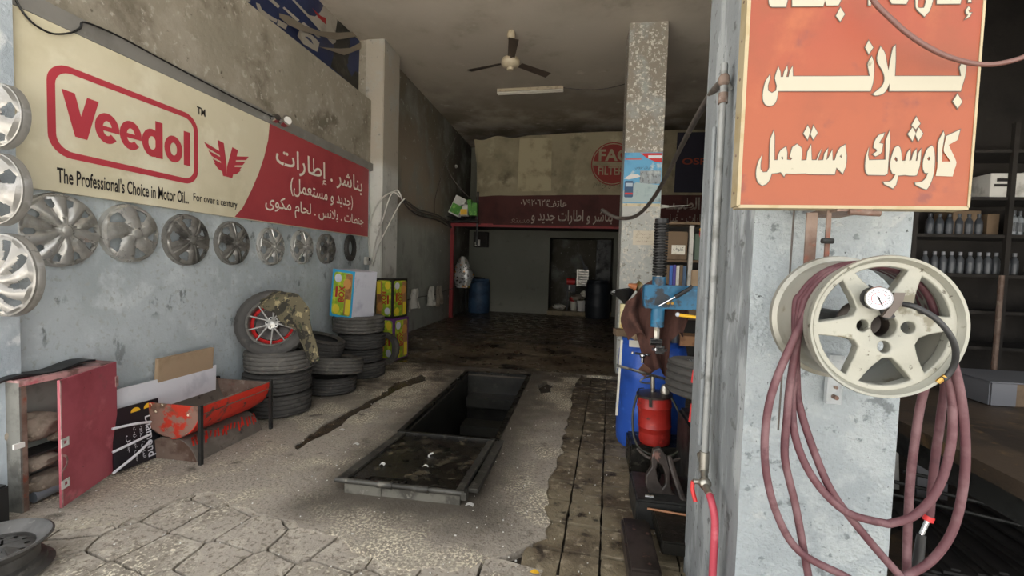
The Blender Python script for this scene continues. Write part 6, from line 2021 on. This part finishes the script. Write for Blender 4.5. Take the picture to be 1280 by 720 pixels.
def bottle(x, y, z, h, r, lb, grp, mat, capm):
    t = thing('oil_bottle', (x, y, z), lb, 'bottle', grp)
    put('bottle_body', MB().lathe([(.001, 0), (r, 0), (r, h * .62), (r * .45, h * .8), (r * .35, h * .84)], 14), mat, t, 40, world=False)
    put('bottle_cap', MB().cyl((0, 0, h * .84), (0, 0, h), r * .5, seg=10), capm, t, 40, world=False)
    put('bottle_label', MB().cyl((0, 0, h * .12), (0, 0, h * .5), r * 1.02, seg=14, cap=False), bottle_dim, t, 40, world=False)
    return t


random.seed(31)
b_a = bottle(3.40, 5.10, 1.562, .21, .032, 'oil bottle in the long row level with the hanging wheel top', 'oil bottles on the lower visible shelf', bottle_dim, M('dim_cap', '#85868a', rough=.5))
ORD = ('first', 'second', 'third', 'fourth', 'fifth', 'sixth', 'seventh', 'eighth', 'ninth', 'tenth', 'eleventh')
b_a['label'] = 'oil bottle, first from the left in the row level with the hanging wheel'
for k in range(1, 11):
    dup(b_a, (3.40 + .078 * k, 5.10 + random.uniform(-.01, .01), 1.562), label='oil bottle, %s from the left in the row level with the hanging wheel' % ORD[k])
b_b = bottle(3.42, 5.10, 1.947, .20, .034, 'dim oil bottle in the left run of the shelf above', 'dim oil bottles on the upper shelf', bottle_dark, bottle_dark)
b_b['label'] = 'dim oil bottle, first from the left on the shelf above the long row'
for k in range(1, 6):
    dup(b_b, (3.42 + .085 * k, 5.10, 1.947), label='dim oil bottle, %s from the left on the shelf above the long row' % ORD[k])
b_c = bottle(4.10, 5.05, 1.947, .23, .034, 'clear pale bottle in the bright cluster at the right end of the upper shelf', 'pale bottles at the right of the upper shelf', M('pale_bottle', '#8f9599', [('#5f6569', 20, .5, .6)], rough=.25), bottle_dim)
b_c['label'] = 'pale clear bottle, first from the left in the cluster near the right edge'
for k in range(1, 7):
    dup(b_c, (4.10 + .075 * k, 5.05 + .03 * (k % 2), 1.947), label='pale clear bottle, %s from the left in the cluster near the right edge' % ORD[k])
bottle(4.30, 5.08, 1.562, .24, .04, 'small bottle with orange cap at the right end of the lower bottle row', None, bottle_dim, M('orange_cap', '#c7582e', rough=.5))
for (x0, x1, z1_, lb) in ((3.62, 3.86, 2.18, 'dark faded carton among bottles in the gloomy bay'), (3.92, 4.02, 2.15, 'small dark box next to the faded carton in the bay')):
    solo('dark_carton', MB().bb((x0, 5.1, 1.947), (x1, 5.35, z1_)), cardboard_dk, lb, 'box')


def pale_box(x0, x1, z0_, z1_, lb, accent):
    t = thing('parts_box', (x0, 5.0, z0_), lb, 'box', 'boxes on the top shelf of the bay')
    put('box_body', MB().bb((x0, 5.02, z0_), (x1, 5.3, z1_), bev=.004), white_m, t)
    put('dark_stripe', MB().bb((x0 + .03, 5.012, z0_ + .10), (x0 + .2, 5.018, z0_ + .125)), accent, t)
    put('pale_label', MB().bb((x0 + .05, 5.012, z1_ - .08), (x0 + .17, 5.018, z1_ - .05)), ink_black, t)


pale_box(3.86, 4.16, 2.302, 2.53, 'white parts box with dark print on the top shelf of the dark bay', ink_black)
pale_box(4.18, 4.50, 2.302, 2.55, 'white parts box with yellow stripe at the right end of the top shelf', yellow_m)
solo('bent_sheet', MB().sheet(10, 6, lambda a, b: (3.55 + .22 * math.sin(a * 2.4), 5.1 + .1 * b, 2.31 + .42 * a)), cardboard_dk, 'curled brown sheet standing on the top shelf of the bay', 'sheet')

# workbench, its box and what lies under it
wbn = thing('workbench', (2.5, 2.6, 0), 'long dark greasy workbench in the bay behind the looped hose', 'bench')
zt_ = .80
e0, e1 = at(1125, 525, 'Z', zt_), at(1290, 648, 'Z', zt_)
put('bench_top', MB().poly([[(1.52, 1.2), (3.6, 1.2), (3.6, 3.30), (1.60, 3.30)]], lambda u, v, k: (u, v, zt_ + k), depth=-.06), bench_m, wbn)
put('bench_apron', MB().bb((1.60, 1.25, .62), (1.64, 3.25, .74)), dark_steel, wbn)
for x, y in ((1.64, 1.3), (1.64, 3.2), (3.5, 1.3), (3.5, 3.2)):
    put('leg', MB().bb((x - .03, y - .03, 0), (x + .03, y + .03, .74)), dark_steel, wbn)
cbx = at(1212, 497, 'Z', .80)
pbx = thing('bench_carton', (2.35, 3.0, .80), 'flat brown carton with a grey printed end on the workbench', 'box')
put('carton_body', MB().bb((2.28, 2.86, .802), (2.85, 3.22, .93), bev=.004), cardboard_dk, pbx)
put('printed_end', MB().bb((2.272, 2.86, .804), (2.279, 3.20, .928)).bb((2.28, 2.852, .804), (2.40, 2.859, .928)), M('dim_print', '#5f6064', rough=.6), pbx)
put('lid', MB().bb((2.27, 2.85, .93), (2.86, 3.23, .938)), M('dim_grey', '#55565a', rough=.6), pbx)
solo('coloured_pack', MB().bb((2.62, 2.45, .802), (2.68, 2.52, .84)), white_m, 'tiny white cap on the workbench near the frame edge', 'scrap')
random.seed(13)
for k, (x, y, w_, h_, lb) in enumerate(((1.86, 3.5, .28, .36, 'grey metal sheet leaning in the shade under the bench, nearest the hose'), (2.18, 3.5, .16, .26, 'pale square pack under the bench, right of the grey sheet'), (2.40, 3.4, .20, .28, 'light grey tilted panel under the bench at the right'), (2.05, 3.8, .30, .46, 'tall dim panel standing at the back under the bench'))):
    solo('leaning_panel', MB().box((x, y, h_ / 2 + .01), (w_, .03, h_), (R(-8), R((k % 3 - 1) * 4), R(8 * k - 10))), (drum_dkblue, white_m, M('dim_grey2', '#6d6d70', rough=.6), dark_steel)[k], lb, 'panel', 'panels stored under the bench')
for k in range(3):
    solo('steel_bar', MB().cyl((1.9 + .1 * k, 3.1 + .05 * k, .15 + .05 * k), (2.9, 2.7 + .12 * k, .12 + .03 * k), .012, seg=8), dark_steel, ('front', 'middle', 'rear')[k] + ' thin metal bar lying on the black ribbed mats under the bench', 'bar', 'metal bars on the mats')
for k in range(4):
    t = thing('ribbed_mat', (2.2 + .16 * k, 2.75, .02 + .028 * k), ('lowest ribbed black mat of the pile at lower right', 'second ribbed black mat of the pile at lower right', 'third ribbed black mat of the pile at lower right', 'topmost ribbed black mat of the pile at lower right')[k], 'mat', 'black ribbed mats at lower right', (0, 0, R(-14 + 4 * k)))
    put('mat_base', MB().box((0, 0, 0), (.95, .75, .014)), mat_m, t, world=False)
    for q in range(9):
        put('rib', MB().box((-.42 + q * .105, 0, .012), (.04, .72, .012), bev=.003), mat_m, t, world=False)
solo('floor_offcut', MB().box((1.72, 2.62, .03), (.55, .18, .03), (0, 0, R(35))), bench_m, 'brown scrap board on the ground by the hose nozzle', 'board')
for k in range(7):
    x = 1.5 + .22 * k + random.uniform(-.05, .05)
    y = 2.75 + .18 * random.random() + .05 * k
    solo('wood_scrap', MB().box((x, y, .02), (.12 + .08 * random.random(), .02, .015), (0, 0, random.random() * 3)), (bench_m, cardboard_dk, box_wood)[k % 3], ('thin wood splinter number one nearest the column on the bay floor', 'wood splinter beside the nozzle on the bay floor', 'reddish splinter past the nozzle on the bay floor', 'splinter before the mats on the bay floor', 'short splinter beside the mat pile', 'brown splinter behind the mat pile', 'last splinter at the right of the mat pile')[k], 'scrap', 'wood splinters on the bay floor')
pbk = solo('standing_pipe', MB().cyl((3.92, 4.9, .0), (3.92, 4.9, 1.55), .022, seg=8), rust_steel, 'thin pale pipe standing against the dark shelving', 'pipe')
